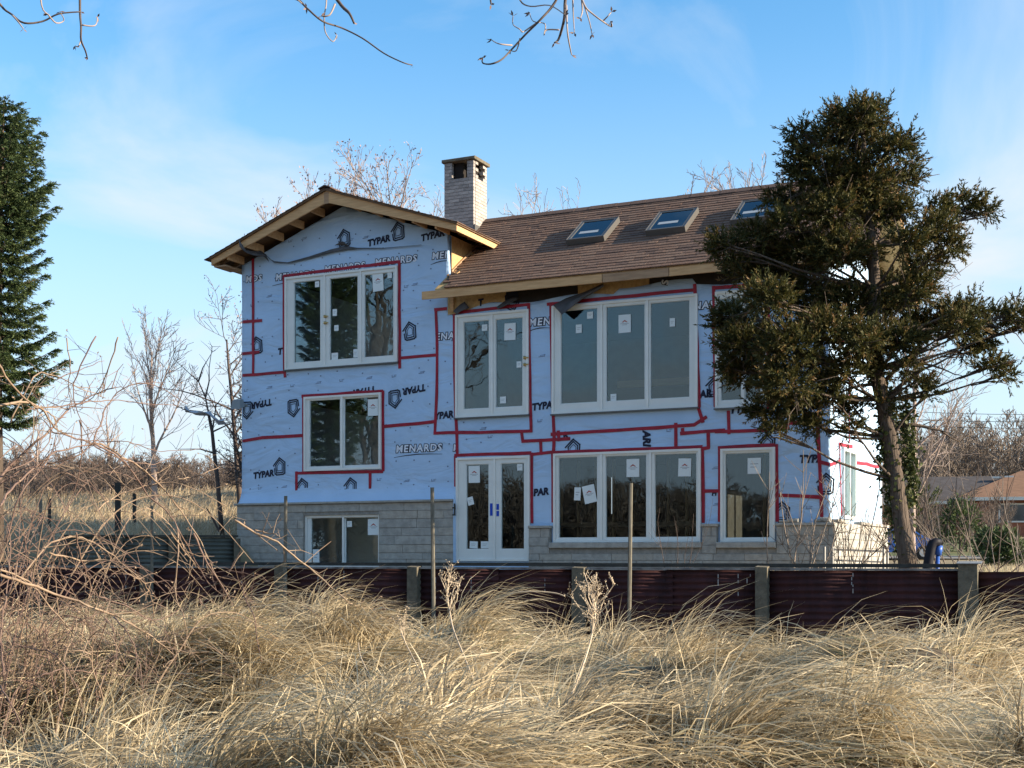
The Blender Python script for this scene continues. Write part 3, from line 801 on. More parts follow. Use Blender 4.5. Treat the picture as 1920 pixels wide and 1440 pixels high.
# small faint print and fastener caps
b = MB()
def squig(px, py, k):
    s, z = hf(px, py); n = 0.0065
    for (x0, x1, z0, z1) in (((0,.12,0,.012),(0.03,.15,.03,.04),(.12,.13,.0,.05)) if k else ((0,.09,0,.012),(0,.012,0,.05),(.05,.11,.035,.045))):
        b.face([(s+x0,-n,z+z0),(s+x1,-n,z+z0+.01),(s+x1,-n,z+z1+.01),(s+x0,-n,z+z1)])
for i, (x, y) in enumerate([(458,735),(500,729),(545,726),(592,720),(637,716),(687,711),(735,708),(785,701),(484,918),(528,915),(707,902),(757,904),(809,903),(500,558),(655,452),(680,448),(541,455),(565,450),
                (758,540),(772,536),(470,575),(900,806),(915,822),(1010,670),(1008,792),(1337,948),(1512,955),(1500,820),(1250,810),(1335,880)]): squig(x, y, i % 2)
tag(b.build('small_print', M['faint'], house), kind='stuff')
b = MB()
for i in range(16):
    for j in range(16):
        s = SL+0.15+i*0.38+random.uniform(-.12,.12); z = 0.8+j*0.40+random.uniform(-.1,.1)
        if z > front_top(s)-0.15 or s > SR-0.1: continue
        if (s < -0.05 and z < 1.35): continue
        if any(w['s0']-.08 < s < w['s1']+.08 and w['z0']-.08 < z < w['z1']+.08 for w in WIN.values()): continue
        r = 0.016
        b.face([(s+r*math.cos(a)*1.2, -0.0085, z+r*math.sin(a)) for a in (0,1.05,2.1,3.14,4.19,5.24)])
tag(b.build('fastener_caps', M['faint'], house), kind='stuff')

# -------------------------------------------------- torn flaps of wrap
def sheet(name, rows, m, thick=0.006, noise=0.02):
    """rows of points (house coordinates), a curled sheet"""
    bm = bmesh.new(); G = [[bm.verts.new(Vector(p)+Vector((random.uniform(-1,1),random.uniform(-1,1),random.uniform(-1,1)))*noise*0.5) for p in r] for r in rows]
    for a, c in zip(G[:-1], G[1:]):
        for i in range(len(a)-1): bm.faces.new((a[i], a[i+1], c[i+1], c[i]))
    me = bpy.data.meshes.new(name); bm.to_mesh(me); bm.free(); me.materials.append(m)
    me.polygons.foreach_set('use_smooth', [True]*len(me.polygons))
    o = link_mesh(name, me, house)
    md = o.modifiers.new('sub', 'SUBSURF'); md.levels = 2; md.render_levels = 2; md.subdivision_type = 'SIMPLE'
    md = o.modifiers.new('thick', 'SOLIDIFY'); md.thickness = thick
    return o
def P3(px, py, n): s, z = hf(px, py, n); return (s, -n, z)
top = [(447,447),(452,457),(460,466),(475,470),(490,471),(500,478)]; bot = [(450,462),(457,470),(465,476),(480,480),(495,482),(503,490)]
ns = [0.68,0.66,0.5,0.3,0.16,0.05]
sheet('torn_wrap_flap', [[P3(x, y, n) for (x, y), n in zip(top, ns)], [P3((a+c)/2, (e+f)/2, n+0.03) for (a, e), (c, f), n in zip(top, bot, ns)], [P3(x, y, n) for (x, y), n in zip(bot, ns)]], M['wrap_back'])
top = [(500,480),(512,490),(540,492),(580,481),(620,468),(646,461),(670,465),(720,465),(790,459)]
bot = [(502,482),(513,492.5),(541,493.8),(582,484),(622,473.5),(648,468.5),(672,466.5),(720,465.8),(790,459.4)]
sheet('torn_wrap_flap', [[P3(x, y, 0.03) for x, y in top], [P3(x, y, 0.05) for x, y in bot]], M['wrap_back'], noise=0.006)
sheet('torn_wrap_flap', [[P3(627,460,.04), P3(640,459,.06), P3(656,462,.04)], [P3(638,454,.10), P3(643,453,.11), P3(646,455,.08)]], M['wrap_back'], noise=0.006)
top = [(1038,572),(1060,560),(1095,548),(1131,532)]; bot = [(1053,590),(1062,584),(1090,562),(1131,536)]
sheet('torn_wrap_flap', [[P3(x, y, .06) for x, y in top], [P3((a+c)/2,(e+f)/2,.22) for (a,e),(c,f) in zip(top,bot)], [P3(x, y, n) for (x, y), n in zip(bot, (.30,.27,.2,.08))]], M['wrap_back'])
top = [(931,576),(945,566),(962,558),(974,557)]; bot = [(934,579),(948,573),(958,568),(968,562)]
sheet('torn_wrap_flap', [[P3(x, y, .05) for x, y in top], [P3(x, y, .13) for x, y in bot]], M['wrap_back'], noise=0.01)
top = [(850,583),(862,572),(872,566)]; bot = [(856,590),(864,584),(880,577)]
sheet('torn_wrap_flap', [[P3(x, y, .03) for x, y in top], [P3(x, y, .10) for x, y in bot]], M['wrap_back'], noise=0.01)

# -------------------------------------------------- stone base
def stone_rows(s0, s1, z0, z1, holes, hrow, wmin, wmax, y0, axis_side=False, seed=1):
    r = random.Random(seed); z = z1; 
    while z > z0+0.03:
        h = min(hrow*r.choice((0.8,1,1,1.1)), z-z0)
        s = s0 - r.uniform(0, 0.4)
        while s < s1-0.01:
            w = r.uniform(wmin, wmax)
            a, c = max(s, s0), min(s+w, s1); s += w
            pieces = [(a, c)]
            for (h0, h1, q0, q1) in holes:
                if q0 < z-0.03 and q1 > z-h+0.03:
                    nxt = []
                    for a_, c_ in pieces:
                        if h1 <= a_ or h0 >= c_: nxt.append((a_, c_)); continue
                        if a_ < h0-0.02: nxt.append((a_, h0))
                        if c_ > h1+0.02: nxt.append((h1, c_))
                    pieces = nxt
            for a_, c_ in pieces:
                if c_-a_ < 0.05: continue
                pr_ = y0 - r.uniform(0, 0.012)
                b = MB(); b.cbox(a_+0.003, c_-0.003, pr_, y0+0.05, z-h+0.003, z-0.003, 0.005)
                m = r.choice(M['stone'])
                if axis_side:
                    b.v = [(SR - v[1], v[0], v[2]) for v in b.v]
                b.build('stone_block', m, house)
        z -= h
wE, wH, wI, wG = WIN['E'], WIN['H'], WIN['I'], WIN['G']
zl = 1.215; zr = 0.66
stone_rows(SL-0.05, wG['s0']-0.01, -0.45, zl, [(wE['s0']-.01, wE['s1']+.01, -9, wE['z1']+.01)], 0.165, 0.6, 1.5, -0.11, seed=4)
stone_rows(wG['s1']+0.01, SR+0.1, -0.45, zr, [(wH['s0']-.055, wH['s1']+.045, wH['z0']-.12, 9), (wI['s0']-.055, wI['s1']+.045, wI['z0']-.12, 9)], 0.155, 0.35, 0.9, -0.11, seed=9)
stone_rows(-0.10, DB, -0.45, 0.72, [(RW[0], RW[1], RW[2], 9)], 0.155, 0.35, 0.9, -0.10, True, 12)
def found(*a):
    b = MB(); b.box(*a); b.build('foundation', M['mortar'], house)
found(SL-0.04, wE['s0'], -0.095, 0.0, -0.45, zl-0.002); found(wE['s1'], wG['s0']-0.012, -0.095, 0.0, -0.45, zl-0.002); found(wE['s0']+.001, wE['s1']-.001, -0.094, 0.0, wE['z1'], zl-0.003)
for a, c in ((wG['s1']+.012, wH['s0']-.05), (wH['s1']+.04, wI['s0']-.05), (wI['s1']+.04, SR+.09)): found(a, c, -0.095, 0, -0.45, zr-0.002)
for w in (wH, wI): found(w['s0']-.049, w['s1']+.039, -0.094, 0, -0.45, w['z0']-.118)
found(SR+0.0, SR+0.089, 0.002, DB, -0.45, 0.71); found(SL-0.039, SL-0.001, 0.002, 7.0, -0.45, zl-0.003)
# ledges
b = MB(); b.cbox(SL-0.10, wG['s0']-0.02, -0.17, -0.0, zl+0.002, zl+0.05, 0.01); b.build('stone_ledge', M['stone'][3], house)
for a, c in ((wG['s1']+.0, wH['s0']-.02), (wH['s1']+.02, wI['s0']-.02), (wI['s1']+.02, SR+.11)):
    b = MB(); b.cbox(a+.01, c-.01, -0.155, -0.0, zr+0.002, zr+0.055, 0.01); b.build('stone_ledge', M['stone'][0], house)
b = MB(); b.box(SR+0.0, SR+0.14, 0.0, RW[0]-.01, 0.722, 0.775); b.box(SR+0.0, SR+0.14, RW[1]+.01, DB+.12, 0.722, 0.775); b.build('stone_ledge', M['stone'][2], house)
# bracket at the end of the left ledge, floodlight on the corner
s, z = hf(853, 946, .12)
b = MB(); b.box(s-.012, s+.012, -.14, -.115, z-.22, z+.02); b.box(s-.05, s-.012, -.139, -.116, z-.08, z-.05); b.box(s-.05, s-.012, -.139, -.116, z-.22, z-.19); b.build('bracket', M['wale'], house)
s, z = hf(447, 757, .15)
b = MB(); b.hexa([(s-.10,-.30,z-.13),(s+.12,-.26,z-.13),(s+.12,-.08,z-.06),(s-.10,-.10,z-.06),(s-.07,-.26,z+.07),(s+.09,-.22,z+.07),(s+.09,-.10,z+.1),(s-.07,-.12,z+.1)])
b.tube([(s+.05,-.12,z),(s+.12,-.0,z-.02)], 0.03, 8); b.build('floodlight', M['lamp'], house)
# loose stones left on the right ledge
for px in (1474, 1488, 1536, 1549):
    s, z = hf(px, 974, .08); z = zr+0.057
    b = MB(); b.cbox(s-random.uniform(.07,.12), s+random.uniform(.07,.12), -.145, -.03, z, z+random.uniform(.05,.09), .02)
    o = b.build('loose_stone', M['stone'][random.randrange(4)]); o.location = (P0.x, P0.y, HZ); o.rotation_euler = (0, 0, -TH)
    tag(o, {1474:'loose pale stone on ledge just right of the tall lower window',1488:'loose stone on ledge, second to the right of tall lower window',
            1536:'loose stone on ledge beside the right end tape strip',1549:'loose stone on the outer right corner of the stone ledge'}[px], 'stone', 'loose stones on the stone ledge')

# -------------------------------------------------- gable roof
GN = 0.62                                        # front overhang
GE0, GE1 = APX-2.93, APX+3.02                    # eave tips
def gtop(s): return 7.65 - rise(s)*abs(s-APX)
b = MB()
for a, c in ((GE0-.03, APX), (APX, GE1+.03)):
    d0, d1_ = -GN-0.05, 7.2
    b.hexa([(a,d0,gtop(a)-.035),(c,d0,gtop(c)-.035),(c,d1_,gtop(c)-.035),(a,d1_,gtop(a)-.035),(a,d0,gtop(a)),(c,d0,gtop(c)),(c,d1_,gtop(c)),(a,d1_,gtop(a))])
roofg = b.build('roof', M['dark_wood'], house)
roofg['label'] = 'low gable roof over the left block'
b = MB(); r = random.Random(5)
for side in (-1, 1):
    L_ = 3.07
    for i in range(22):
        x0, x1 = L_-i*0.14, L_-(i+1)*0.14-0.03
        s0, s1 = APX+side*x0, APX+side*max(x1,0)
        d = -GN-0.07
        while d < 7.2:
            w = r.uniform(.2,.45); e = min(d+w, 7.22)
            t = r.uniform(.012,.02)
            z0, z1 = gtop(s0), gtop(s1)
            p = [(s0,d+.003,z0+.002),(s0,e-.003,z0+.002),(s1,e-.003,z1+.002),(s1,d+.003,z1+.002),(s0,d+.003,z0+.002+t),(s0,e-.003,z0+.002+t),(s1,e-.003,z1+.006),(s1,d+.003,z1+.006)]
            b.hexa(p if side < 0 else p, r.randrange(4)); d = e
o = b.build('shingle', M['shingle'], roofg); tag(o, kind='stuff')
b = MB(); b.hexa([(APX-.15,-GN-.08,7.64),(APX,-GN-.08,7.695),(APX,7.2,7.695),(APX-.15,7.2,7.64),(APX-.15,-GN-.08,7.665),(APX,-GN-.08,7.72),(APX,7.2,7.72),(APX-.15,7.2,7.665)])
b.hexa([(APX,-GN-.08,7.695),(APX+.15,-GN-.08,7.64),(APX+.15,7.2,7.64),(APX,7.2,7.695),(APX,-GN-.08,7.72),(APX+.15,-GN-.08,7.665),(APX+.15,7.2,7.665),(APX,7.2,7.72)])
b.build('ridge_cap', M['shingle'][2], roofg)
FH = 0.235
for side in (-1, 1):                             # the two barge boards
    e = GE0 if side < 0 else GE1
    a, c = (e, APX) if side < 0 else (APX, e)
    b = MB()
    def zt(s): return gtop(s)-.037
    hb = lambda s: FH if abs(s-e) > .01 else 0.125
    b.hexa([(a,-GN,zt(a)-hb(a)),(c,-GN,zt(c)-hb(c)),(c,-GN+.04,zt(c)-hb(c)),(a,-GN+.04,zt(a)-hb(a)),(a,-GN,zt(a)),(c,-GN,zt(c)),(c,-GN+.04,zt(c)),(a,-GN+.04,zt(a))])
    b.build('barge_board', M['lumber'], house)
    b = MB()                                     # eave fascia along the side
    x0, x1 = (e-.0, e+.035) if side < 0 else (e-.035, e+.0)
    b.box(x0, x1, -GN+.042, (7.2 if side < 0 else 2.1), zt(e)-.125, zt(e)-.008); b.build('fascia_board', M['lumber'], house)
    for k in range(12):                          # eave rafters, seen from below
        d = -GN+.25+k*0.41
        if side > 0 and d > 1.4: break
        i0 = SL if side < 0 else SM
        b = MB(); xa, xb = (e+.04, i0) if side < 0 else (i0+.005, e-.04)
        b.hexa([(xa,d,zt(xa)-.10),(xb,d,zt(xb)-.10),(xb,d+.04,zt(xb)-.10),(xa,d+.04,zt(xa)-.10),(xa,d,zt(xa)-.002),(xb,d,zt(xb)-.002),(xb,d+.04,zt(xb)-.002),(xa,d+.04,zt(xa)-.002)])
        b.build('rafter', M['lumber2'], house)
    for k in range(5):                           # lookout blocks behind the barge board
        s = APX+side*(0.45+k*0.52)
        b = MB(); b.box(s-.02, s+.02, -GN+.042, -.02, zt(s)-.185, zt(s)-.02); b.build('lookout_block', M['lumber'], house)
b = MB(); b.box(APX-.055, APX+.055, -GN-.003, -GN+.0, gtop(APX)-.30, gtop(APX)-.06); 
b.build('ridge_board', M['lumber2'], house)
b = MB(); e = GE0                                # boxed return at the left tip
b.hexa([(e+.04,-GN+.045,gtop(e)-.20),(SL,-GN+.045,gtop(e)-.20),(SL,-.01,gtop(e)-.20),(e+.04,-.01,gtop(e)-.20),(e+.04,-GN+.045,gtop(e)-.17),(SL,-GN+.045,gtop(e)-.17),(SL,-.01,gtop(e)-.17),(e+.04,-.01,gtop(e)-.17)])
b.build('soffit_board', M['lumber2'], house)

# -------------------------------------------------- long roof
E0, E1 = SM+0.004, 8.05                          # where the courses run
DE = -0.5; DR = DB/2
ROOFL = -1.75
b = MB()
rt = lambda d: roof_z(d)-.03
b.hexa([(SM,DE,rt(DE)-.03),(E1,DE,rt(DE)-.03),(E1,DR,rt(DR)-.03),(SM,DR,rt(DR)-.03),(SM,DE,rt(DE)),(E1,DE,rt(DE)),(E1,DR,rt(DR)),(SM,DR,rt(DR))])
b.hexa([(ROOFL,1.3,rt(1.3)-.03),(SM-.101,1.3,rt(1.3)-.03),(SM-.101,DR,rt(DR)-.03),(ROOFL,DR,rt(DR)-.03),(ROOFL,1.3,rt(1.3)),(SM-.101,1.3,rt(1.3)),(SM-.101,DR,rt(DR)),(ROOFL,DR,rt(DR))])
b.hexa([(ROOFL,DR,rt(DR)-.03),(E1,DR,rt(DR)-.03),(E1,DB+.5,rt(DE)-.03),(ROOFL,DB+.5,rt(DE)-.03),(ROOFL,DR,rt(DR)),(E1,DR,rt(DR)),(E1,DB+.5,rt(DE)),(ROOFL,DB+.5,rt(DE))])
roof = b.build('roof', M['osb'], house)
roof['label'] = 'long brown shingled roof over the right wing'
# shingle courses, each shingle its own piece; the 300 nearest ones single
SW = (0.20, 0.26, 0.33, 0.40)
cphi = math.atan(RP)
sh_mesh = {}
for wi, w in enumerate(SW):
    for mi_ in range(4):
        q = MB(); t = 0.026
        # local frame: x along the eave, y up the slope
        q.hexa([(.003,0,0),(w-.003,0,0),(w-.003,.30,0),(.003,.30,0),(.003,0,t),(w-.003,0,t),(w-.003,.30,.004),(.003,.30,.004)])
        sh_mesh[(wi, mi_)] = q.mesh('shingle', M['shingle'][mi_])
EXPO = 0.135; NC = int((DR-DE)/math.cos(cphi)/EXPO)+1
cnt = 0; rest = MB(); r = random.Random(11)
for i in range(NC):
    d = DE-0.03 + i*EXPO*math.cos(cphi)
    if d > DR-0.12: break
    z = roof_z(d)-.028
    s = E0 - r.uniform(0, .2)
    if d > 1.45: s = ROOFL
    while s < E1+.02:
        wi = r.randrange(4); w = SW[wi]; mi_ = r.choice((0,0,0,1,1,2,3,3))
        dz = r.uniform(0, .006)
        if s < E0-.02 and d <= 1.45: s += w-.1 if w > .25 else w; continue
        if cnt < 300 and s >= E0-.02:
            o = link_mesh('shingle', sh_mesh[(wi, mi_)], roof, (s, d, z+dz)); o.rotation_euler = (cphi, 0, 0); cnt += 1
        else:
            c_, s_ = math.cos(cphi), math.sin(cphi); t = .026
            P = [(.003,0,0),(w-.003,0,0),(w-.003,.24,0),(.003,.24,0),(.003,0,t),(w-.003,0,t),(w-.003,.24,.004),(.003,.24,.004)]
            rest.hexa([(s+x, d+y*c_-zz*s_, z+dz+y*s_+zz*c_) for x, y, zz in P], mi_)
        s += w
tag(rest.build('shingle', M['shingle'], roof), kind='stuff')
b = MB(); s = ROOFL
while s < E1:
    w = min(.32, E1+.02-s)
    for sg in (-1, 1):
        p0, p1 = DR, DR+sg*.16
        t = random.uniform(0,.008)
        lo, hi = (p1, p0) if sg < 0 else (p0, p1)
        zz = lambda d: roof_z(DR)+.005+t-abs(d-DR)*RP
        b.hexa([(s,lo,zz(lo)),(s+w-.008,lo,zz(lo)),(s+w-.008,hi,zz(hi)),(s,hi,zz(hi)),(s,lo,zz(lo)+.016),(s+w-.008,lo,zz(lo)+.016),(s+w-.008,hi,zz(hi)+.016),(s,hi,zz(hi)+.016)])
    s += w
b.build('ridge_cap', M['shingle'][2], roof)
# eave: fascia boards, rafters, header panels
zf1 = rt(DE)-.032
for (xa, xb, m, dz) in ((791,1129,'lumber',0.0),(1130,1254,'lumber2',.004),(1255,1470,'lumber',0.0),(1471,1655,'lumber',.004)):
    s0 = hf(xa, 520, -DE)[0]; s1 = min(hf(xb, 520, -DE)[0], E1)
    b = MB(); b.box(s0, s1-.003, DE-.005-dz, DE+.035, zf1-.155, zf1); b.build('fascia_board', M[m], house)
for k in range(20):
    s = SM+.25+k*.41
    if s > SR+.5: break
    b = MB(); zr_ = lambda d: rt(d)-.032
    b.hexa([(s,DE+.04,zr_(DE)-.13),(s+.04,DE+.04,zr_(DE)-.13),(s+.04,-.01,zr_(0)-.16),(s,-.01,zr_(0)-.16),(s,DE+.04,zr_(DE+.04)),(s+.04,DE+.04,zr_(DE+.04)),(s+.04,-.01,zr_(0)),(s,-.01,zr_(0))])
    b.build('rafter', M['lumber2'], house)
for (s0, s1, m) in ((SM+.02,1.02,'osb'),(1.03,2.55,'black_board'),(2.56,4.0,'osb'),(4.01,SR-.05,'black_board')):
    b = MB(); b.box(s0, s1, .004, .03, 4.98, 5.62); b.build('header_panel', M[m], house)
b = MB(); s, _ = hf(850, 565); b.box(s-.05, s+.02, -.035, -.002, hf(850,585)[1], hf(850,556)[1]); b.build('trim_board', M['lumber'], house)
b = MB(); s = SM+.02; b.beam((SM+.03,-.02,roof_z(-.1)+.03),(SM+.03,1.55,roof_z(1.5)+.03),.03,.07); b.build('step_board', M['lumber2'], house)
b = MB(); b.face([P3(829,541,.06),P3(838,520,.04),P3(843,512,.03),P3(840,538,.45)]); b.build('step_flashing', M['wale'], house)
# right rake
for sg in (-1, 1):
    b = MB(); d0, d1_ = (DE, DR) if sg < 0 else (DR, DB+.5)
    zz = (lambda d: rt(d)-.032) if sg < 0 else (lambda d: rt(DB-d)-.032)
    b.hexa([(E1-.045,d0,zz(d0)-.2),(E1-.005,d0,zz(d0)-.2),(E1-.005,d1_,zz(d1_)-.2),(E1-.045,d1_,zz(d1_)-.2),(E1-.045,d0,zz(d0)),(E1-.005,d0,zz(d0)),(E1-.005,d1_,zz(d1_)),(E1-.045,d1_,zz(d1_))])
    b.build('barge_board', M['lumber'], house)
# skylights
for px0, px1, py in ((1065,1137,455),(1213,1287,438),(1372,1440,418)):
    # lower edge corners sighted on the roof: solve depth for the lower left corner
    best = min(((abs(hf(px0, py, -d)[1]-roof_z(d)-.05), d) for d in np.arange(.2, 2.4, .01)))[1]
    s0 = hf(px0, py, -best)[0]; s1 = s0+.78; d0 = best; L_ = 1.0
    t = empty('skylight_tmp'); bpy.data.objects.remove(t)
    b = MB(); h = .13
    ring(b, 0, s1-s0, 0, L_, .06, 0, h)
    b.v = [(x, z, y) for x, y, z in b.v]         # lie down: x along the eave, y up slope, z off the roof
    sk = b.build('skylight', M['flash'], house); sk.location = (s0, d0, roof_z(d0)-.02); sk.rotation_euler = (cphi, 0, 0)
    b = MB(); b.box(.055, s1-s0-.055, .055, L_-.055, h-.02, h-.012); b.build('pane', M['skyglass'], sk)
    b = MB(); b.box(.06, s1-s0-.06, .06, L_-.06, -.06, .0); b.build('shaft', M['shaft'], sk)
    b = MB(); b.box(-.012, 0, -.012, L_+.012, .02, h+.008); b.box(s1-s0, s1-s0+.012, -.012, L_+.012, .02, h+.008); b.box(0, s1-s0, -.012, 0, .02, h+.008); b.box(0, s1-s0, L_, L_+.012, .02, h+.008); b.build('cladding', M['clad'], sk)
    b = MB(); b.box(.15, .55, .3, .42, h-.011, h-.0095); b.build('sticker', M['sticker_grey'], sk)

s = hf(867, 515, -.25)[0]; b = MB()
for j in range(9):
    a_ = random.uniform(0, 6.28); b.face([(s+.02*math.cos(a_), -.02+.02*math.sin(a_), roof_z(.0)+.01), (s+.12*math.cos(a_)+.02, .08*math.sin(a_), roof_z(0)+.03+random.uniform(0,.06)), (s+.13*math.cos(a_)-.02, .10*math.sin(a_), roof_z(0)+.05+random.uniform(0,.06))])
o = b.build('leaf_clump', M['lumber']); o.location = (P0.x, P0.y, HZ); o.rotation_euler = (0, 0, -TH); tag(o, 'small clump of yellow dead leaves lying on the roof by its left edge', 'leaves')
# -------------------------------------------------- chimney
C0, C1, CD0, CD1 = -1.43, -.71, 2.0, 2.64
czb, czt = 6.4, 8.70
M['opening_shade'] = mat('opening_shade', (0.02,0.017,0.016), 0.95, var=0.3)  # near-black that paints the shade inside the chimney openings
b = MB()
oz0, oz1 = 8.32, 8.66
b.box(C0+.03, C1-.03, CD0+.03, CD1-.03, czb, oz0-.01)
chim = b.build('chimney', M['mortar'], house)
oa, oc = hf(847, 310, -CD0)[0], hf(876, 310, -CD0)[0]
nb = 0
bh = .073; r = random.Random(3)
brick_mesh = {}
def brick_obj(p0, p1, m):
    size = tuple(round(c-a, 3) for a, c in zip(p0, p1)); key = (size, m)
    if key not in brick_mesh:
        q = MB(); q.box(0, size[0], 0, size[1], 0, size[2]); brick_mesh[key] = q.mesh('brick', M['brick'][m])
    o = link_mesh('brick', brick_mesh[key], chim, p0)
rows = int((czt-czb)/bh)
for i in range(rows):
    z0 = czt-(i+1)*bh; z1 = z0+bh-.007
    if z0 < 6.55: break
    # front and rear faces
    for face in (0, 1):
        x = C0; k = 0; off = (.12 if i % 2 else .24)
        while x < C1-.005:
            w = off if k == 0 else .24; e = min(x+w, C1)
            skip = z1 > oz0+.01 and x < oc-.01 and e > oa+.01
            if not skip or True:
                a_, c_ = x, e-.006
                if skip:
                    parts = []
                    if a_ < oa-.03: parts.append((a_, oa))
                    if c_ > oc+.03: parts.append((oc, c_))
                else: parts = [(a_, c_)]
                for a2, c2 in parts:
                    y0, y1 = (CD0-r.uniform(0,.004), CD0+.09) if face == 0 else (CD1-.09, CD1)
                    if face == 0 or z0 > 7.5: brick_obj((a2, y0, z0), (c2, y1, z1), r.choice((0,1,1,2,2)) if face == 0 else 1)  # shaded front draws darker bricks than the sunlit side, shading by colour
            x = e; k += 1
    y = CD0+.092; k = 0
    while y < CD1-.095:
        w = (.24 if i % 2 else .12) if k == 0 else .24; e = min(y+w, CD1-.092)
        sk_ = z1 > oz0+.01 and (y < CD0+.40 and e > CD0+.24)
        if not sk_: brick_obj((C1-.09, y, z0), (C1+r.uniform(0,.004), e-.006, z1), r.choice((0,0,1)))
        if z0 > 7.3 and not sk_: brick_obj((C0, y, z0), (C0+.09, e-.006, z1), 1)
        y = e; k += 1
b = MB(); b.box(C0+.095, C0+.40, CD0+.12, CD1-.095, oz0-.005, czt); b.box(C0+.365, C1-.10, CD0+.30, CD1-.1, oz0-.005, oz0+.14); b.box(C0+.46, C1-.12, CD0+.30, CD1-.1, oz0+.145, czt); b.build('shade_core', M['opening_shade'], chim)  # dark blocks filling the openings, standing in for the shade inside
b = MB(); b.cbox(C0-.05, C1+.05, CD0-.05, CD1+.05, czt+.002, czt+.07, .012); b.build('chimney_cap', M['concrete'], chim)
b = MB(); ring(b, C0-.03, C1+.03, 6.5, 6.98, .02, CD0-.02, CD0-.004); b.box(C1+.006, C1+.03, CD0, CD1+.05, 6.9, 7.3); b.build('flashing', M['flash'], chim)
b = MB(); s = C1+.12; b.tube([(s, CD0+.25, 6.95), (s, CD0+.25, 7.22)], .07, 10); b.build('vent_pipe', M['galv'], house)

# ------------------------------------------------------------------ sheet-pile fence in front
fence = empty('sheet_metal_fence', fence_pt(0, 0, -1.3))
tag(fence, 'low dark maroon corrugated metal fence with concrete posts before the house', 'fence')
fo = fence.location.copy()
POSTS = [(-160,0),(65,0),(278,0),(530,0),(778,0),(1087,0),(1431,0),(1818,1),(2290,0)]
def corr(k0, k1, d, ztop, zbot, per=0.088, amp=0.018, m=None, ref=None, U_=FU, V_=FV, O_=None):
    vv, ff = [], []
    O_ = O_ or (lambda k, d, z: fence_pt(k, d, z))
    n = int((ztop-zbot)/per*6)
    cols = 2
    for i in range(n+1):
        z = ztop-(ztop-zbot)*i/n
        y = d + amp*math.sin(2*math.pi*(ztop-z)/per)
        for k in (k0, k1): vv.append(O_(k, y, z))
    for i in range(n): ff.append((2*i, 2*i+2, 2*i+3, 2*i+1))
    return vv, ff
ks = [fence_k(p) for p, _ in POSTS]
for i in range(len(ks)-1):
    k0, k1 = ks[i]+.07, ks[i+1]-.07
    lastp = POSTS[i][0] >= 1818
    zt_ = -0.165 - (0.0 if not lastp else .02)
    ns_ = max(1, round((k1-k0)/1.25)); e_ = .05
    for j in range(ns_):                          # separate sheets, each lapped over the next
        ka = k0+(k1-k0)*j/ns_-(e_ if j else 0); kb = k0+(k1-k0)*(j+1)/ns_+(e_ if j < ns_-1 else 0)
        tilt = random.uniform(-.012,.012); zo = random.uniform(-.018,.006); lap = .007*(j % 2)
        vv, ff = corr(ka, kb, 0.02+lap, zt_+zo, -1.6, per=.094, amp=.015)
        q = MB(); q.v = [tuple(p-fo+FV*(tilt*(i_ % 2))+Vector((0,0,tilt*(i_ % 2)))) for i_, p in enumerate(vv)]; q.f = ff; q.mi = [0]*len(ff)
        o = q.build('metal_sheet', M['rust'], fence, True)
        md = o.modifiers.new('thick', 'SOLIDIFY'); md.thickness = .003
    if not lastp and k1 > -13:
        q = MB(); a, c = fence_pt(k0, .0, -.158)-fo, fence_pt(k1, .0, -.158)-fo
        q.beam(a, c, .06, .028); q.build('pale_strip', M['strip'], fence)
    # pale drips on the sheet
    q = MB()
    for j in range(random.randrange(2, 6)):
        kk = random.uniform(k0+.1, k1-.1); z_ = -.19
        for s_ in range(random.randrange(1, 4)):
            h_ = random.uniform(.03,.09); z_ -= random.uniform(.0,.12)
            p = [fence_pt(kk-.004, -.006, z_-h_), fence_pt(kk+.004, -.006, z_-h_), fence_pt(kk+.004, -.006, z_), fence_pt(kk-.004, -.006, z_)]
            q.face([x-fo for x in p]); z_ -= h_
    q.build('drip_stain', M['drip'], fence)
for (px, tall), k in zip(POSTS, ks):
    q = MB(); w = .082*random.uniform(.88,1.12)
    zt_ = (-.135 if not tall else -.085)+random.uniform(-.012,.01); lx = random.uniform(-.018,.018)
    if px == 1818: w = .12
    p = [fence_pt(k-w, -.10, -1.7), fence_pt(k+w, -.10, -1.7), fence_pt(k+w, .06, -1.7), fence_pt(k-w, .06, -1.7)]
    p2 = [fence_pt(k-w+lx, -.10, zt_), fence_pt(k+w*.94+lx, -.10, zt_-.006), fence_pt(k+w+lx, .06, zt_+.015), fence_pt(k-w+lx, .06, zt_+.02)]
    q.hexa([x-fo for x in p+p2]); q.build('post', M['concrete'], fence)
    if px == 1818:
        q = MB(); q.hexa([x-fo for x in [fence_pt(k-w-.03,-.13,-.084),fence_pt(k+w+.03,-.13,-.084),fence_pt(k+w+.03,.1,-.06),fence_pt(k-w-.03,.1,-.06),fence_pt(k-w-.03,-.13,-.074),fence_pt(k+w+.03,-.13,-.074),fence_pt(k+w+.03,.1,-.05),fence_pt(k-w-.03,.1,-.05)]])
        q.build('post_cap', M['galv'], fence)
for a, c in zip(range(0, 7), range(1, 8)):
    q = MB(); dz = random.uniform(-.004,.004)
    q.beam(fence_pt(ks[a]+.003, .09, -.105+dz)-fo, fence_pt(ks[c]-.003, .09, -.105+dz)-fo, .09, .05); q.build('cap_rail', M['wale'], fence)

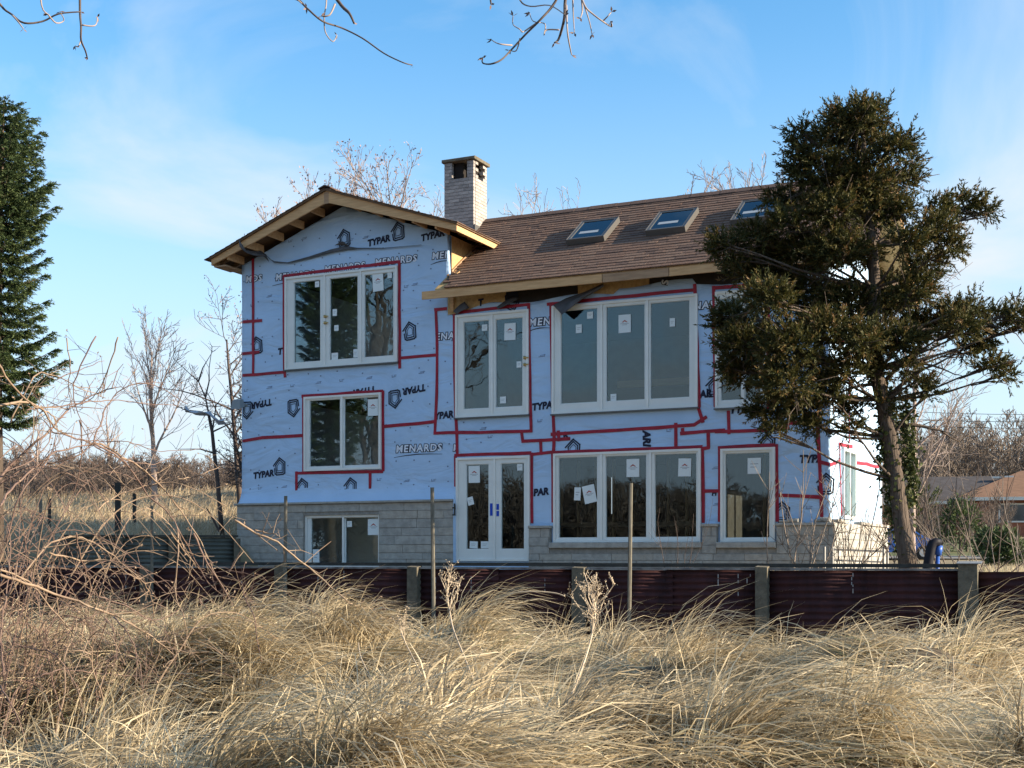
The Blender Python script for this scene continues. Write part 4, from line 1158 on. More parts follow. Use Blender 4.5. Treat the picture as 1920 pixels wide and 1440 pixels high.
# stakes before and behind the fence
STK = [(285,948,1165,-.28,.026,0),(533,930,1165,-.28,.030,2),(815,914,1165,-.28,.032,-3),(1178,906,1180,-.30,.030,3),(75,936,1130,-.2,.03,1)]
SL_ = {285:'thin green grey stake behind the arching canes, before the metal fence',533:'grey stake rising in front of the basement slider, among reddish twigs',
       815:'grey stake rising left of the french doors, before the metal fence',1178:'leaning grey stake rising before the lower triple window',75:'grey stake at the far left of the metal fence, among brambles'}
for px, yt, yb_, d, rad, lean in STK:
    k = fence_k(px)
    for _ in range(6):
        p = fence_pt(k, d, 0); k += ((px-CX)/FPX*p.y-p.x)/FU.x
    Y = p.y
    zt_ = (HY-yt)/FPX*Y; zb = gz(p.x, p.y)-EYE-.15
    q = MB(); q.tube([(0,0,0),(lean*.006,0,(zt_-zb)*.5),(lean*.012-.0,0,zt_-zb)], [rad,rad*.95,rad*.9], 7)
    o = q.build('stake', M['stake'], None, False, (p.x, p.y, EYE+zb)); tag(o, SL_[px], 'stake', 'stakes along the metal fence')
# side fence on the left, running from the house corner
sf = empty('side_fence', (-5.8, 28.2, EYE-.5)); so = sf.location.copy()
tag(sf, 'grey corrugated metal retaining fence running left from the house corner', 'fence')
A_, B_ = wp(446, 1000, 28.3), wp(118, 1012, 27.2)
dv = (A_-B_); dv.z = 0; dvn = dv.normalized(); nv = Vector((-dvn.y, dvn.x, 0))
segs = [(0,.32),(.32,.62),(.62,1.0)]
for i, (a, c) in enumerate(segs):
    vv, ff = corr(a*dv.length+.04, c*dv.length-.04, 0, .42, -.6, .088, .018, O_=lambda k, y, z: Vector((B_.x, B_.y, EYE+z))+dvn*k+nv*y)
    q = MB(); q.v = [tuple(p-so) for p in vv]; q.f = ff; q.mi = [0]*len(ff)
    o = q.build('metal_panel', M['zinc'], sf, True); md = o.modifiers.new('thick', 'SOLIDIFY'); md.thickness = .004
for t in (0,.32,.62,1.0):
    p = Vector((B_.x, B_.y, 0))+dvn*(t*dv.length)
    q = MB(); q.box(p.x-.06-so.x, p.x+.06-so.x, p.y-.13-so.y, p.y-.02-so.y, -.4, .5+.4); q.build('post', M['concrete'], sf)
q = MB(); q.beam(Vector((B_.x,B_.y,EYE+.44))-so, Vector((A_.x,A_.y,EYE+.45))-so, .12, .04); q.build('cap_rail', M['wale'], sf)

# posts out in the field
FLD = [(221,905,31,.055,'dark square post standing in the dry field, left of the saplings'),(93,935,31.5,.03,'thin dark post at the far left of the field'),(252,925,36,.04,'weathered dark post by a tangle in the field')]
for px, yt, Y, w, lb in FLD:
    p = wp(px, yt, Y); g0 = gz(p.x, p.y)-.1
    q = MB(); q.box(-w, w, -w, w, 0, p.z-g0); o = q.build('field_post', M['wale'], None, False, (p.x, p.y, g0)); tag(o, lb, 'post', 'posts in the dry field')

# gate of pipe at the right of the house
gate = empty('pipe_gate', wp(1605, 1060, 21.5)); go = gate.location.copy()
tag(gate, 'thin metal pipe gate between fence and sunlit house side', 'gate')
q = MB(); q.beam(wp(1561,1030,21.6)-go, wp(1656,1034,21.6)-go, .035, .035); q.build('rail', M['galv'], gate)
q = MB(); q.beam(wp(1561,1050,21.6)-go, wp(1656,1054,21.6)-go, .03, .03); q.build('rail', M['galv'], gate)
for px, yt in ((1546,1025),(1561,1025),(1657,1025),(1664,1030)):
    q = MB(); p = wp(px, yt, 21.6)-go; q.tube([p, (p.x, p.y, -.5)], .022, 7); q.build('post', M['galv'], gate)
for i in range(8):
    q = MB(); p = wp(1568+i*11, 1031, 21.6)-go; q.tube([p, (p.x, p.y, -.3)], .007, 5); q.build('bar', M['galv'], gate)

# ------------------------------------------------------------------ neighbour's house, car, pipe, wires on the right
nb_o = wp(1905, 1000, 104); nb_z = gz(nb_o.x, nb_o.y)
NBZ = EYE + (HY-1000)/FPX*104
nb = empty('brick_house', (nb_o.x, nb_o.y, NBZ), R(-14))
tag(nb, 'low orange brick house with brown hipped roof, far off on the right', 'house')
q = MB(); q.box(-4.0, 16, 0, 9, -2.5, 2.75); q.build('wall', M['far_brick'], nb)
q = MB()                                          # hipped roof
e0, e1, f0, f1, ez, rz = -4.6, 16.6, -.7, 9.7, 2.78, 5.15
ra, rb = (0.9, 4.5, rz), (12.0, 4.5, rz)
q.face([(e0,f0,ez),(e1,f0,ez),rb,ra]); q.face([(e1,f1,ez),(e0,f1,ez),ra,rb]); q.face([(e0,f1,ez),(e0,f0,ez),ra]); q.face([(e1,f0,ez),(e1,f1,ez),rb]); q.face([(e0,f0,ez),(e0,f1,ez),(e1,f1,ez),(e1,f0,ez)])
q.build('roof', M['far_roof'], nb)
q = MB(); q.box(e0-.05, e1+.05, f0-.1, f0-.01, ez-.22, ez+.04); q.box(e0-.1, e0-.01, f0, f1, ez-.22, ez+.04); q.build('fascia', M['fascia_white'], nb)
q = MB(); ring(q, -1.3, 3.2, .85, 2.35, .12, -.08, .0); w_ = q.build('window', M['fascia_white'], nb)
q = MB(); q.box(-1.18, 3.08, -.03, -.01, .97, 2.23); q.build('pane', M['dark_glass'], w_)
q = MB(); q.box(-7.9, -4.02, .8, 8, -2.5, 2.5); q.box(-14, -7.92, 1.5, 8, -2.5, 2.5); q.build('wing_wall', M['far_brick'], nb)
q = MB(); e0, e1, f0, f1, ez, rz = -14.5, -.5, -.2, 9, 2.52, 4.75
q.face([(e0,f0,ez),(e1,f0,ez),(e1,4.4,rz),(e0+4.5,4.4,rz)]); q.face([(e1,f1,ez),(e0,f1,ez),(e0+4.5,4.4,rz),(e1,4.4,rz)]); q.face([(e0,f1,ez),(e0,f0,ez),(e0+4.5,4.4,rz)]); q.face([(e0,f0,ez),(e0,f1,ez),(e1,f1,ez),(e1,f0,ez)])
o = q.build('roof', M['far_roof_shade'], nb); o['label'] = 'wing roof with its shade painted in as grey'
q = MB(); q.box(e0-.05, -4.75, f0-.1, f0-.01, ez-.2, ez+.04); q.build('fascia', M['fascia_white'], nb)
q = MB(); q.box(-13.2, -13.05, 2.2, 2.35, 2.6, 4.7); q.box(-12.2, -11.9, 2.2, 2.5, 2.6, 4.4); q.build('vent_pipe', M['fascia_white'], nb)
for k, (x, z) in enumerate(((.1,4.55),(-.1,4.25),(-.9,4.5))):
    q = MB(); q.box(x-.55, x+.1, 3.2, 3.6, z, z+.14); q.build('roof_vent', M['fascia_white'], nb)

cp = wp(1672, 1040, 62); car = empty('parked_car', (cp.x, cp.y, EYE+(HY-1046)/FPX*62), R(-12)); cg = gz(cp.x, cp.y)
car.location.z = cg
tag(car, 'bright blue car parked behind the cedar trunk', 'car')
q = MB()
prof = [(-2.1,.35),(-2.15,.75),(-1.95,.95),(-1.2,1.02),(-.75,1.45),(.75,1.48),(1.45,1.02),(2.05,.9),(2.15,.6),(2.1,.35)]
bmv = [[(x, -.82+(.10 if z > 1.2 else 0), z) for x, z in prof], [(x, .82-(.10 if z > 1.2 else 0), z) for x, z in prof]]
n = len(prof)
q.face(bmv[0]); q.face(bmv[1][::-1])
for i in range(n):
    j = (i+1) % n; q.face([bmv[0][i], bmv[1][i], bmv[1][j], bmv[0][j]])
q.build('body', M['car_blue'], car)
q = MB(); q.face([(-1.1,-.80,1.05),(-.05,-.80,1.05),(-.05,-.73,1.42),(-.7,-.73,1.42)]); q.face([(.03,-.80,1.05),(1.3,-.80,1.05),(.72,-.73,1.42),(.03,-.73,1.42)])
q.v = [(x, y-.02, z) for x, y, z in q.v]; q.build('side_window', M['dark_glass'], car)
q = MB(); q.face([(-1.22,-.6,1.07),(-1.22,.6,1.07),(-.8,.6,1.43),(-.8,-.6,1.43)]); q.v = [(x-.03, y, z+.02) for x, y, z in q.v]; q.build('rear_window', M['dark_glass'], car)
for x in (-1.3, 1.35):
    for y in (-.84, .70):
        q = MB(); q.tube([(x, y, .33), (x, y+.16, .33)], .33, 16); w_ = q.build('wheel', M['tyre'], car)
        q = MB(); q.tube([(x, y-.012, .33), (x, y+.172, .33)], .19, 12); q.build('rim', M['chrome'], w_)
for y in (-.6, .6):
    q = MB(); q.box(-2.19, -2.12, y-.15, y+.15, .62, .86); q.build('tail_light', M['red_lens'], car)
q = MB(); q.box(-2.24, -2.1, -.8, .8, .36, .56); q.box(2.08, 2.22, -.8, .8, .36, .56); q.build('bumper', M['chrome'], car)

pp = wp(1738, 1070, 19.0)
pipe = empty('leaning_black_pipe', pp); tag(pipe, 'leaning black plastic pipe with bent top beside the cedar trunk', 'pipe')
q = MB(); q.tube([(-.06,0,-.4),(0,0,0),(.03,0,.18),(.055,0,.32),(.08,0,.385),(.13,0,.415),(.19,.02,.40)], [.07,.07,.07,.07,.068,.06,.05], 12); q.build('pipe_body', M['pipe'], pipe, True)
q = MB(); q.tube([(.17,.05,.22),(.19,.05,.36)], [.05,.055], 10); q.tube([(.16,.05,-.4),(.17,.05,.22)], .03, 8); q.build('cap', M['pipe_blue'], pipe, True)

for (ya, yb_, Y, lb) in ((762, 763, 95, 'topmost thin overhead wire right of the cedar'), (776, 777, 97, 'middle thin overhead wire right of the cedar'), (788, 790, 99, 'lowest thin overhead wire right of the cedar')):
    a, c = wp(1560, ya, Y), wp(2300, yb_, Y-4)
    q = MB(); q.tube([a+(c-a)*t+Vector((0,0,-2.2*t*(1-t))) for t in np.linspace(0, 1, 13)], .018, 4); tag(q.build('overhead_wire', M['wire']), lb, 'wire', 'overhead wires')

# ------------------------------------------------------------------ foliage helpers
def norm(a): return a/np.maximum(np.linalg.norm(a, axis=-1, keepdims=True), 1e-9)
def leaf_quads(P, D, L, Wd, tint, r=rng):
    """one narrow kite per leaf"""
    n = len(P); D = norm(D)
    S = norm(np.cross(D, norm(r.normal(size=(n, 3)))))
    L = np.broadcast_to(np.asarray(L, float), (n,))[:, None]; Wd = np.broadcast_to(np.asarray(Wd, float), (n,))[:, None]
    v = np.stack([P, P+D*L*.45+S*Wd*.5, P+D*L, P+D*L*.45-S*Wd*.5], 1).reshape(-1, 3)
    f = np.arange(n*4).reshape(-1, 4)
    return v, f, np.repeat(tint, 4)
def cat(parts):
    V_, F_, T_, o = [], [], [], 0
    for v, f, t in parts: V_.append(v); F_.append(f+o); T_.append(t); o += len(v)
    return np.concatenate(V_), np.concatenate(F_), np.concatenate(T_)
def shoots(C, D, L, nleaf, ll, lw, spread, r, droop=0.0):
    """feathered shoots: C start, D direction, L length"""
    n = len(C); D = norm(D); t = (np.arange(nleaf)+r.random((n, nleaf)))/nleaf
    P = C[:, None]+D[:, None]*(t*L[:, None])[..., None]
    P[..., 2] -= droop*(t**2)*L[:, None]
    d = D[:, None]*1.0+r.normal(size=(n, nleaf, 3))*spread
    tn = np.clip(r.normal(.45, .18, (n, 1))+r.normal(0, .12, (n, nleaf))+.25*(t-.5), 0, 1)
    return leaf_quads(P.reshape(-1, 3), d.reshape(-1, 3), ll*(r.random(n*nleaf)*.6+.7), lw*(r.random(n*nleaf)*.5+.75), tn.ravel(), r)

# ------------------------------------------------------------------ cedar at the right
CY = 19.6; cs = FPX/CY
cb = wp(1700, 1060, CY); cb.z = gz(cb.x, cb.y)-.05
cedar = empty('cedar_tree', cb)
tag(cedar, 'dark shaggy cedar standing before the right end of the house', 'tree')
def ced(px, py, dy=0.0): return wp(px, py, CY+dy)-cb
q = MB(); tp = [(1706,1085),(1700,1040),(1690,980),(1680,900),(1668,820),(1655,750),(1641,690),(1636,620),(1640,540),(1636,460),(1626,390),(1622,310),(1618,250),(1616,206)]
tr_ = [.16,.135,.12,.115,.11,.11,.105,.095,.09,.075,.06,.045,.03,.012]
tpv = [ced(*p) for p in tp]
q.tube(tpv, tr_, 12); q.build('trunk', M['bark'], cedar, True)
CL = [(1585,222,36),(1636,216,34),(1615,204,18),(1615,225,42),(1560,255,52),(1620,265,62),(1668,280,42),(1512,285,34),(1500,250,22),(1694,262,20),(1495,318,26),(1545,325,62),(1618,340,70),(1682,335,50),(1706,302,12),
 (1560,395,62),(1645,395,62),(1690,395,26),(1500,385,40),(1462,372,30),(1475,420,40),(1366,470,40),(1345,452,20),(1418,445,46),(1440,500,56),(1392,505,38),(1500,470,66),(1570,470,66),(1500,555,70),(1590,575,80),
 (1440,560,55),(1665,560,70),(1712,545,50),(1762,395,34),(1812,385,36),(1850,395,20),(1752,430,40),(1785,462,34),(1735,498,44),(1700,455,40),(1785,590,44),(1722,615,54),(1826,575,22),(1800,612,42),(1870,600,34),
 (1910,592,30),(1935,605,30),(1842,640,32),(1858,688,30),(1885,705,18),(1815,655,24),(1370,592,38),(1352,610,20),(1382,645,46),(1425,640,56),(1480,650,62),(1400,700,52),(1372,690,25),(1470,720,62),(1440,768,46),(1500,770,46),
 (1536,690,52),(1556,742,36),(1600,762,30),(1585,700,36),(1598,806,20),(1530,800,26),(1452,805,20),(1640,640,56),(1692,640,44),(1722,712,24),(1742,735,18),(1640,700,26),(1700,690,22),(1660,760,20),(1610,640,50),(1550,620,52),(1620,480,40),(1520,610,46)]
parts = []; cr_ = np.random.default_rng(21); limbs = MB(); lr = random.Random(8)
for px, py, rp in CL:
    rr = rp/cs
    # lower and broader boughs come further towards the viewer
    dy = lr.uniform(-1.0, .9)*min(1, .3+rp/70)
    c = ced(px, py, dy); c = np.array(c)
    n = int(124*(rp/45)**2)+10
    d = norm(cr_.normal(size=(n, 3))); rad = rr*(cr_.random(n)**.45)*.70
    P = c+d*rad[:, None]*np.array([1.1, 1.0, .62])
    out = d*.8+cr_.normal(size=(n, 3))*.5+np.array([0.0, 0, .40])
    # boughs point away from the trunk
    side = 1 if px > 1640 else -1
    out[:, 0] += side*.3
    L = .11+.22*cr_.random(n)**1.5
    parts.append(shoots(P, out, L, 26, .062, .018, .5, cr_))
    # limb from the trunk
    bt = min(range(len(tp)), key=lambda i: abs(tp[i][1]-(py+55)))
    a = tpv[bt]; cc = Vector(c)
    mid = a.lerp(cc, .5)+Vector((lr.uniform(-.1,.1), lr.uniform(-.1,.1), -.08))
    limbs.tube([a, a.lerp(mid,.5)+Vector((0,0,-.02)), mid, mid.lerp(cc,.5)+Vector((0,0,.02)), cc], [.026,.022,.018,.013,.006], 6)
    for _ in range(int(5+rp/8)):
        e = cc+Vector(cr_.normal(size=3))*rr*.55
        limbs.tube([mid.lerp(cc, lr.uniform(.4,.95)), (mid.lerp(cc,.8)+e)/2, e], [.011,.008,.004], 4)
limbs.build('limbs', M['bark'], cedar, True)
v, f, t = cat(parts)
link_mesh('crown', np_mesh('crown', v, f, M['cedar'], t), cedar)
# bare dead limbs on the right
q = MB()
for a, c in (((1660,690),(1790,700)),((1668,740),(1800,668)),((1690,800),(1800,830)),((1650,720),(1540,760)),((1660,715),(1745,655))):
    p, e = ced(*a), ced(*c, lr.uniform(-.6,.3)); pts = [p+(e-p)*t+Vector((0,0,.10*math.sin(t*3.1)+lr.uniform(-.02,.02))) for t in np.linspace(0,1,7)]
    q.tube(pts, list(np.linspace(.035,.008,7)), 6)
    for j in range(7):
        s_ = pts[2+j % 5]; e_ = s_+Vector((lr.uniform(-.1,.4)*(1 if c[0] > a[0] else -1), lr.uniform(-.2,.2), lr.uniform(-.25,.2)))
        q.tube([s_, (s_+e_)/2+Vector((0,0,.03)), e_], [.008,.006,.003], 4)
q.build('dead_limb', M['bark'], cedar, True)
# ivy up the trunk
iv = []
for px, py, rp in ((1668,800,16),(1664,850,18),(1668,900,17),(1676,940,13),(1698,780,12),(1702,830,13),(1706,870,11),(1660,770,16),(1655,820,15),(1680,960,10),(1712,905,8)):
    c = np.array(ced(px, py, .1)); n = 230
    P = c+cr_.normal(size=(n, 3))*np.array([rp/cs*.5, .10, .24]); iv.append(leaf_quads(P, cr_.normal(size=(n, 3))+np.array([0,-.3,-.5]), .075, .055, np.clip(cr_.normal(.5,.25,n),0,1), cr_))
v, f, t = cat(iv); link_mesh('ivy', np_mesh('ivy', v, f, M['ivy'], t), cedar)

# ------------------------------------------------------------------ spruce on the left
SY = 24.6; sb = wp(-8, 1050, SY); sb.z = gz(sb.x, sb.y)-.05
spruce = empty('spruce_tree', sb); tag(spruce, 'tall dark green spruce at the left edge behind the brambles', 'tree')
stop = wp(8, 178, SY).z-sb.z
q = MB(); q.tube([(0,0,0),(0,0,stop*.5),(.1,0,stop*.85),(.15,0,stop*.99)], [.16,.10,.05,.012], 9); q.build('trunk', M['bark'], spruce, True)
sr = np.random.default_rng(5); sp = []; q = MB()
hgt = 2.9; hlist = []
while hgt < stop-.1: hlist.append(hgt); hgt += .235*(1.0 if hgt < stop*.7 else .75)
def srad(h):
    t = h/stop
    return np.interp(t, [.12,.34,.42,.50,.58,.68,.76,.84,.90,.95,1], [.40,.62,1.0,.86,.66,.80,.88,.82,.62,.36,.06])
for h in hlist:
    k = 7 if h > stop*.8 else 9
    a0 = sr.random()*6.28
    for i in range(k):
        a = a0+i*6.283/k+sr.normal(0,.15); L = srad(h)*sr.uniform(.70,1.22)
        d = np.array([math.cos(a), math.sin(a), 0])
        ts = np.linspace(0, 1, 6)
        dr = -.22*(1-h/stop*.9)
        pts = [np.array([.12*h/stop, 0, h])+d*L*t+np.array([0,0,1])*(L*(dr*t*2.0+.50*t*t)) for t in ts]
        q.tube([Vector(p) for p in pts], list(np.linspace(.018,.004,6)), 4)
        pts = np.array(pts); m = max(10, int(L*58))
        tt = np.sort(sr.random(m)*.92+.08); ix = np.clip((tt*5).astype(int), 0, 4); fr_ = (tt*5-ix)[:, None]
        base = pts[ix]*(1-fr_)+pts[ix+1]*fr_
        sgn = np.where(sr.random(m) > .5, 1, -1)[:, None]
        lat = np.array([-d[1], d[0], 0])
        dirs = d*.75+lat*sgn*sr.uniform(.3,.9,(m,1))+np.array([0,0,-.05])+sr.normal(size=(m,3))*.12
        Ls = (.13+.22*(1-tt)*min(1, L))*sr.uniform(.8,1.2,m)
        sp.append(shoots(base, dirs, Ls, 22, .055, .017, .5, sr, .15))
        sp.append(shoots(pts[-2:-1]*.5+pts[-1:]*.5, d[None]+np.array([[0,0,.25]]), np.array([.16]), 18, .05, .011, .4, sr))
q.build('boughs', M['bark'], spruce)
v, f, t = cat(sp); link_mesh('crown', np_mesh('crown', v, f, M['spruce'], t), spruce)

# ------------------------------------------------------------------ bare trees
def grow(bt, bc, p, d, L, r, lvl, maxl, rd, o, ends):
    n = max(3, int(o['seg']-lvl))
    pts = [p]; rads = [r]; dd = d.copy()
    for i in range(n):
        w = o['wander']*((1+.3*lvl) if lvl else .35)
        dd = (dd+Vector((rd.gauss(0,w), rd.gauss(0,w), rd.gauss(0,w)+o['up']))).normalized()
        p = p+dd*(L/n); pts.append(p); rads.append(max(r*(1-.75*(i+1)/n), o['rmin']))
    (bt if lvl == 0 else bc).tube(pts, rads, 7 if lvl == 0 else (5 if lvl == 1 else 3), cap=lvl < 2)
    if lvl >= maxl:
        ends.append(p); ends.append(pts[len(pts)//2]); return
    k = o['kids'][lvl]
    for j in range(k):
        t = o['t0'][min(lvl,len(o['t0'])-1)]+(1-o['t0'][min(lvl,len(o['t0'])-1)])*(j+rd.random())/k
        i = min(int(t*n), n-1); q_ = pts[i].lerp(pts[i+1], t*n-i)
        base = (pts[i+1]-pts[i]).normalized()
        az = rd.uniform(0, 6.283); an = o['ang']*rd.uniform(.7,1.3)
        s = base.orthogonal().normalized(); u = base.cross(s)
        nd = (base*math.cos(an)+(s*math.cos(az)+u*math.sin(az))*math.sin(an)).normalized()
        rr = rads[i]*(1-(t*n-i))+rads[min(i+1,n)]*(t*n-i)
        grow(bt, bc, q_, nd, L*o['ratio']*rd.uniform(.7,1.2)*(1.15-.5*t), max(rr*.55, o['rmin']), lvl+1, maxl, rd, o, ends)
    ends.append(p)
BASE = dict(seg=7, wander=.07, up=.05, rmin=.0085, kids=(11,7,5,3), t0=(.25,.15,.1), ang=.62, ratio=.48)
def bare_tree(name, label, base, h, r, seed, want=None, spread=None, maxl=3, bark='twig', buds=0, budsize=.03, lean=(0,0,1), cat_='tree', group=None, **kw):
    o = dict(BASE); o.update(kw); rd = random.Random(seed)
    t = empty(name, base); tag(t, label, cat_, group)
    bt, bc, ends = MB(), MB(), []
    grow(bt, bc, Vector((0,0,0)), Vector(lean).normalized(), h, r, 0, maxl, rd, o, ends)
    top = max(v[2] for v in bt.v+bc.v); k = want/top if want else 1.0
    xy = np.array([(v[0], v[1]) for v in bc.v]); rad = np.percentile(np.hypot(xy[:,0], xy[:,1]), 95)
    kx = min(k, spread/rad) if spread else k
    for m_ in (bt, bc): m_.v = [(x*kx, y*kx, z*k) for x, y, z in m_.v]
    sx = np.array([v for v in bc.v if v[2] > top*k*.6]); cxm, cym = sx[:,0].mean(), sx[:,1].mean()
    for m_ in (bt, bc): m_.v = [(x-cxm*z/(top*k*.8), y-cym*z/(top*k*.8), z) for x, y, z in m_.v]
    ends = [Vector((e.x*kx-cxm*e.z/(top*.8), e.y*kx-cym*e.z/(top*.8), e.z*k)) for e in ends] if 1 else [Vector((e.x*kx, e.y*kx, e.z*k)) for e in ends]
    bt.build('trunk', M[bark], t, True); bc.build('twigs', M[bark], t)
    if buds:
        rr = np.random.default_rng(seed); E_ = np.array([tuple(e) for e in ends]); E_ = E_[rr.integers(0, len(E_), buds)]+rr.normal(size=(buds,3))*budsize*2
        v, f, tn = leaf_quads(E_, rr.normal(size=(buds,3)), budsize*2, budsize*1.2, rr.random(buds), rr)
        tag(link_mesh('buds', np_mesh('buds', v, f, M['bud']), t), kind='stuff')
    return t
def tree_at(px, pytop, Y, **k):
    p = wp(px, 1000, Y); z0 = gz(p.x, p.y); top = EYE+(HY-pytop)/FPX*Y
    return dict(base=(p.x, p.y, z0-.1), h=(top-z0)*.86, want=top-z0+.1, spread=k.get('sp'))
G_ = 'bare trees behind the house'
for (px, pt, Y, r, seed, lb, sp_w, kw) in (
    (735, 262, 46, .22, 3, 'tallest bare budding tree behind the house, left of the chimney', 3.4, dict(kids=(34,10,5,3), ang=.5, ratio=.36, buds=2600, budsize=.045)),
    (640, 278, 47, .17, 4, 'slim bare tree right behind the gable peak', 2.6, dict(kids=(30,9,5,3), ang=.45, ratio=.36, buds=1500, budsize=.045)),
    (580, 325, 44, .18, 5, 'bushy bare tree behind the left slope of the gable', 2.7, dict(kids=(30,9,5,3), ang=.5, ratio=.38, buds=2400, budsize=.05)),
    (532, 365, 43, .13, 15, 'small bare tree at the left end of the gable roof', 1.9, dict(kids=(24,9,5,3), ang=.5, ratio=.38, buds=900, budsize=.045)),
    (800, 350, 50, .15, 16, 'low bare tree just left of the chimney', 2.3, dict(kids=(24,9,5,3), ang=.5, ratio=.38, buds=700, budsize=.04)),
    (965, 322, 41, .16, 6, 'wide bare tree with crooked boughs right of the chimney', 3.2, dict(kids=(18,8,5,2), ang=.75, wander=.11)),
    (1035, 350, 43, .12, 17, 'lower bare tree over the ridge, second right of chimney', 2.7, dict(kids=(16,8,5,2), ang=.7, wander=.1)),
    (1275, 325, 58, .14, 7, 'thin bare treetop over the middle of the long ridge', 2.7, dict(kids=(26,9,5,2), ang=.5, ratio=.36, rmin=.011)),
    (1400, 285, 60, .2, 8, 'pale bare treetop over the ridge beside the cedar', 2.8, dict(kids=(28,9,5,2), ang=.5, ratio=.36, rmin=.011)),
    (1712, 395, 40, .12, 9, 'bare tree showing behind the right boughs of the cedar', 3.6, dict(kids=(20,8,5,2), ang=.75, wander=.1))):
    bare_tree('bare_tree', lb, r=r, seed=seed, group=G_, **tree_at(px, pt, Y, sp=sp_w), **kw)
G2 = 'bare trees left of the house'
bare_tree('bare_tree', 'pale slender bare tree standing in the field left of house', r=.12, seed=12, group=G2, **tree_at(292, 572, 44, sp=2.0), kids=(12,7,5,2), ang=.5, t0=(.3,.15,.1), bark='twig')
bare_tree('bare_tree', 'grey bare tree with many fine dark twigs against the house corner', r=.12, seed=13, group=G2, **tree_at(452, 512, 38, sp=1.9), kids=(14,7,5,3), ang=.85, t0=(.2,.1,.1), bark='dark_twig', buds=900, budsize=.03)
bare_tree('bare_tree', 'low spreading dark bare tree at the foot of house corner', r=.10, seed=14, group=G2, **tree_at(470, 700, 36, sp=1.8), kids=(14,7,5,2), ang=1.0, t0=(.12,.1,.1), bark='dark_twig', buds=500, budsize=.03)
bare_tree('bare_tree', 'short whitish bare tree in the brush line of the field', r=.12, seed=18, group=G2, **tree_at(205, 745, 62), kids=(11,6,4), maxl=2, ang=.6, t0=(.2,.1))
bare_tree('bare_tree', 'faint bare tree at the far left between spruce and field', r=.12, seed=19, group=G2, **tree_at(70, 770, 64), kids=(12,7,4), maxl=2, ang=.6, t0=(.2,.1))
# two big trees outside the frame to the left, which the upper windows mirror
for x, y, h, s, lb in ((-19.0, 17.0, 13, 31, 'crooked bare tree out of frame at left, nearer of two mirrored in the upper window'), (-23.5, 14.2, 14, 32, 'taller crooked bare tree out of frame at left, mirrored in the upper window')):
    bare_tree('bare_tree', lb, (x, y, gz(x, y)-.1), h, .26, s, bark='dark_twig', group='bare trees mirrored in the windows', kids=(12,8,5,3), ang=.7, wander=.11, rmin=.012)
# dark sapling with a scrap of plastic
sp_ = wp(414, 1000, 30.5); sg_ = gz(sp_.x, sp_.y)
sap = empty('sapling', (sp_.x, sp_.y, sg_-.1)); tag(sap, 'thin dark sapling left of the house corner, plastic caught in it', 'tree')
def sq(px, py, dy=0): return wp(px, py, 30.5+dy)-sap.location
q = MB(); q.tube([sq(417,1010),sq(413,960),(sq(408,900)),sq(402,850),sq(398,810),sq(392,780)], [.06,.055,.05,.045,.04,.035], 7); q.build('trunk', M['dark_twig'], sap, True)
q = MB(); rd = random.Random(4)
for pts in ([(392,780),(385,745),(372,715),(355,700),(325,672)],[(372,715),(380,690),(398,660)],[(392,780),(378,772),(345,768),(320,755)],[(398,810),(405,760),(425,735)],[(398,810),(430,795),(460,790)],[(402,850),(375,842),(330,842)],[(385,745),(392,715),(392,690),(398,650)]):
    q.tube([sq(*p, rd.uniform(-.2,.2)) for p in pts], list(np.linspace(.022,.005,len(pts))), 5)
    for j in range(5):
        a = sq(*pts[rd.randrange(1,len(pts))]); e = a+Vector((rd.uniform(-.25,.25), rd.uniform(-.2,.2), rd.uniform(0,.35))); q.tube([a,(a+e)/2+Vector((.02,0,0)),e],[.006,.005,.003],3)
q.build('twigs', M['dark_twig'], sap)
q = MB(); q.tube([sq(413,1000,-.3),sq(400,975,-.3),sq(387,952,-.3)], [.03,.025,.012], 5); q.build('side_shoot', M['dark_twig'], sap)
bm = bmesh.new(); rows = []
for i in range(9):
    t = i/8; px = 347+(420-347)*t; py = 766+22*t+4*math.sin(t*9)
    rows.append([bm.verts.new(wp(px+rd.uniform(-3,3), py-rd.uniform(1,7), 30.3)+Vector((0,rd.uniform(-.08,.08),0))), bm.verts.new(wp(px, py, 30.2)+Vector((0,rd.uniform(-.1,.1),0))), bm.verts.new(wp(px+rd.uniform(-3,5), py+rd.uniform(0,8), 30.3)+Vector((0,rd.uniform(-.08,.08),0)))])
for a, c in zip(rows[:-1], rows[1:]):
    for i in range(2): bm.faces.new((a[i],a[i+1],c[i+1],c[i]))
me = bpy.data.meshes.new('plastic_sheet'); bm.to_mesh(me); bm.free(); me.materials.append(M['plastic'])
o = link_mesh('plastic_sheet', me); md = o.modifiers.new('thick','SOLIDIFY'); md.thickness = .01
tag(o, 'torn grey plastic sheet snagged in the thin dark sapling', 'plastic')

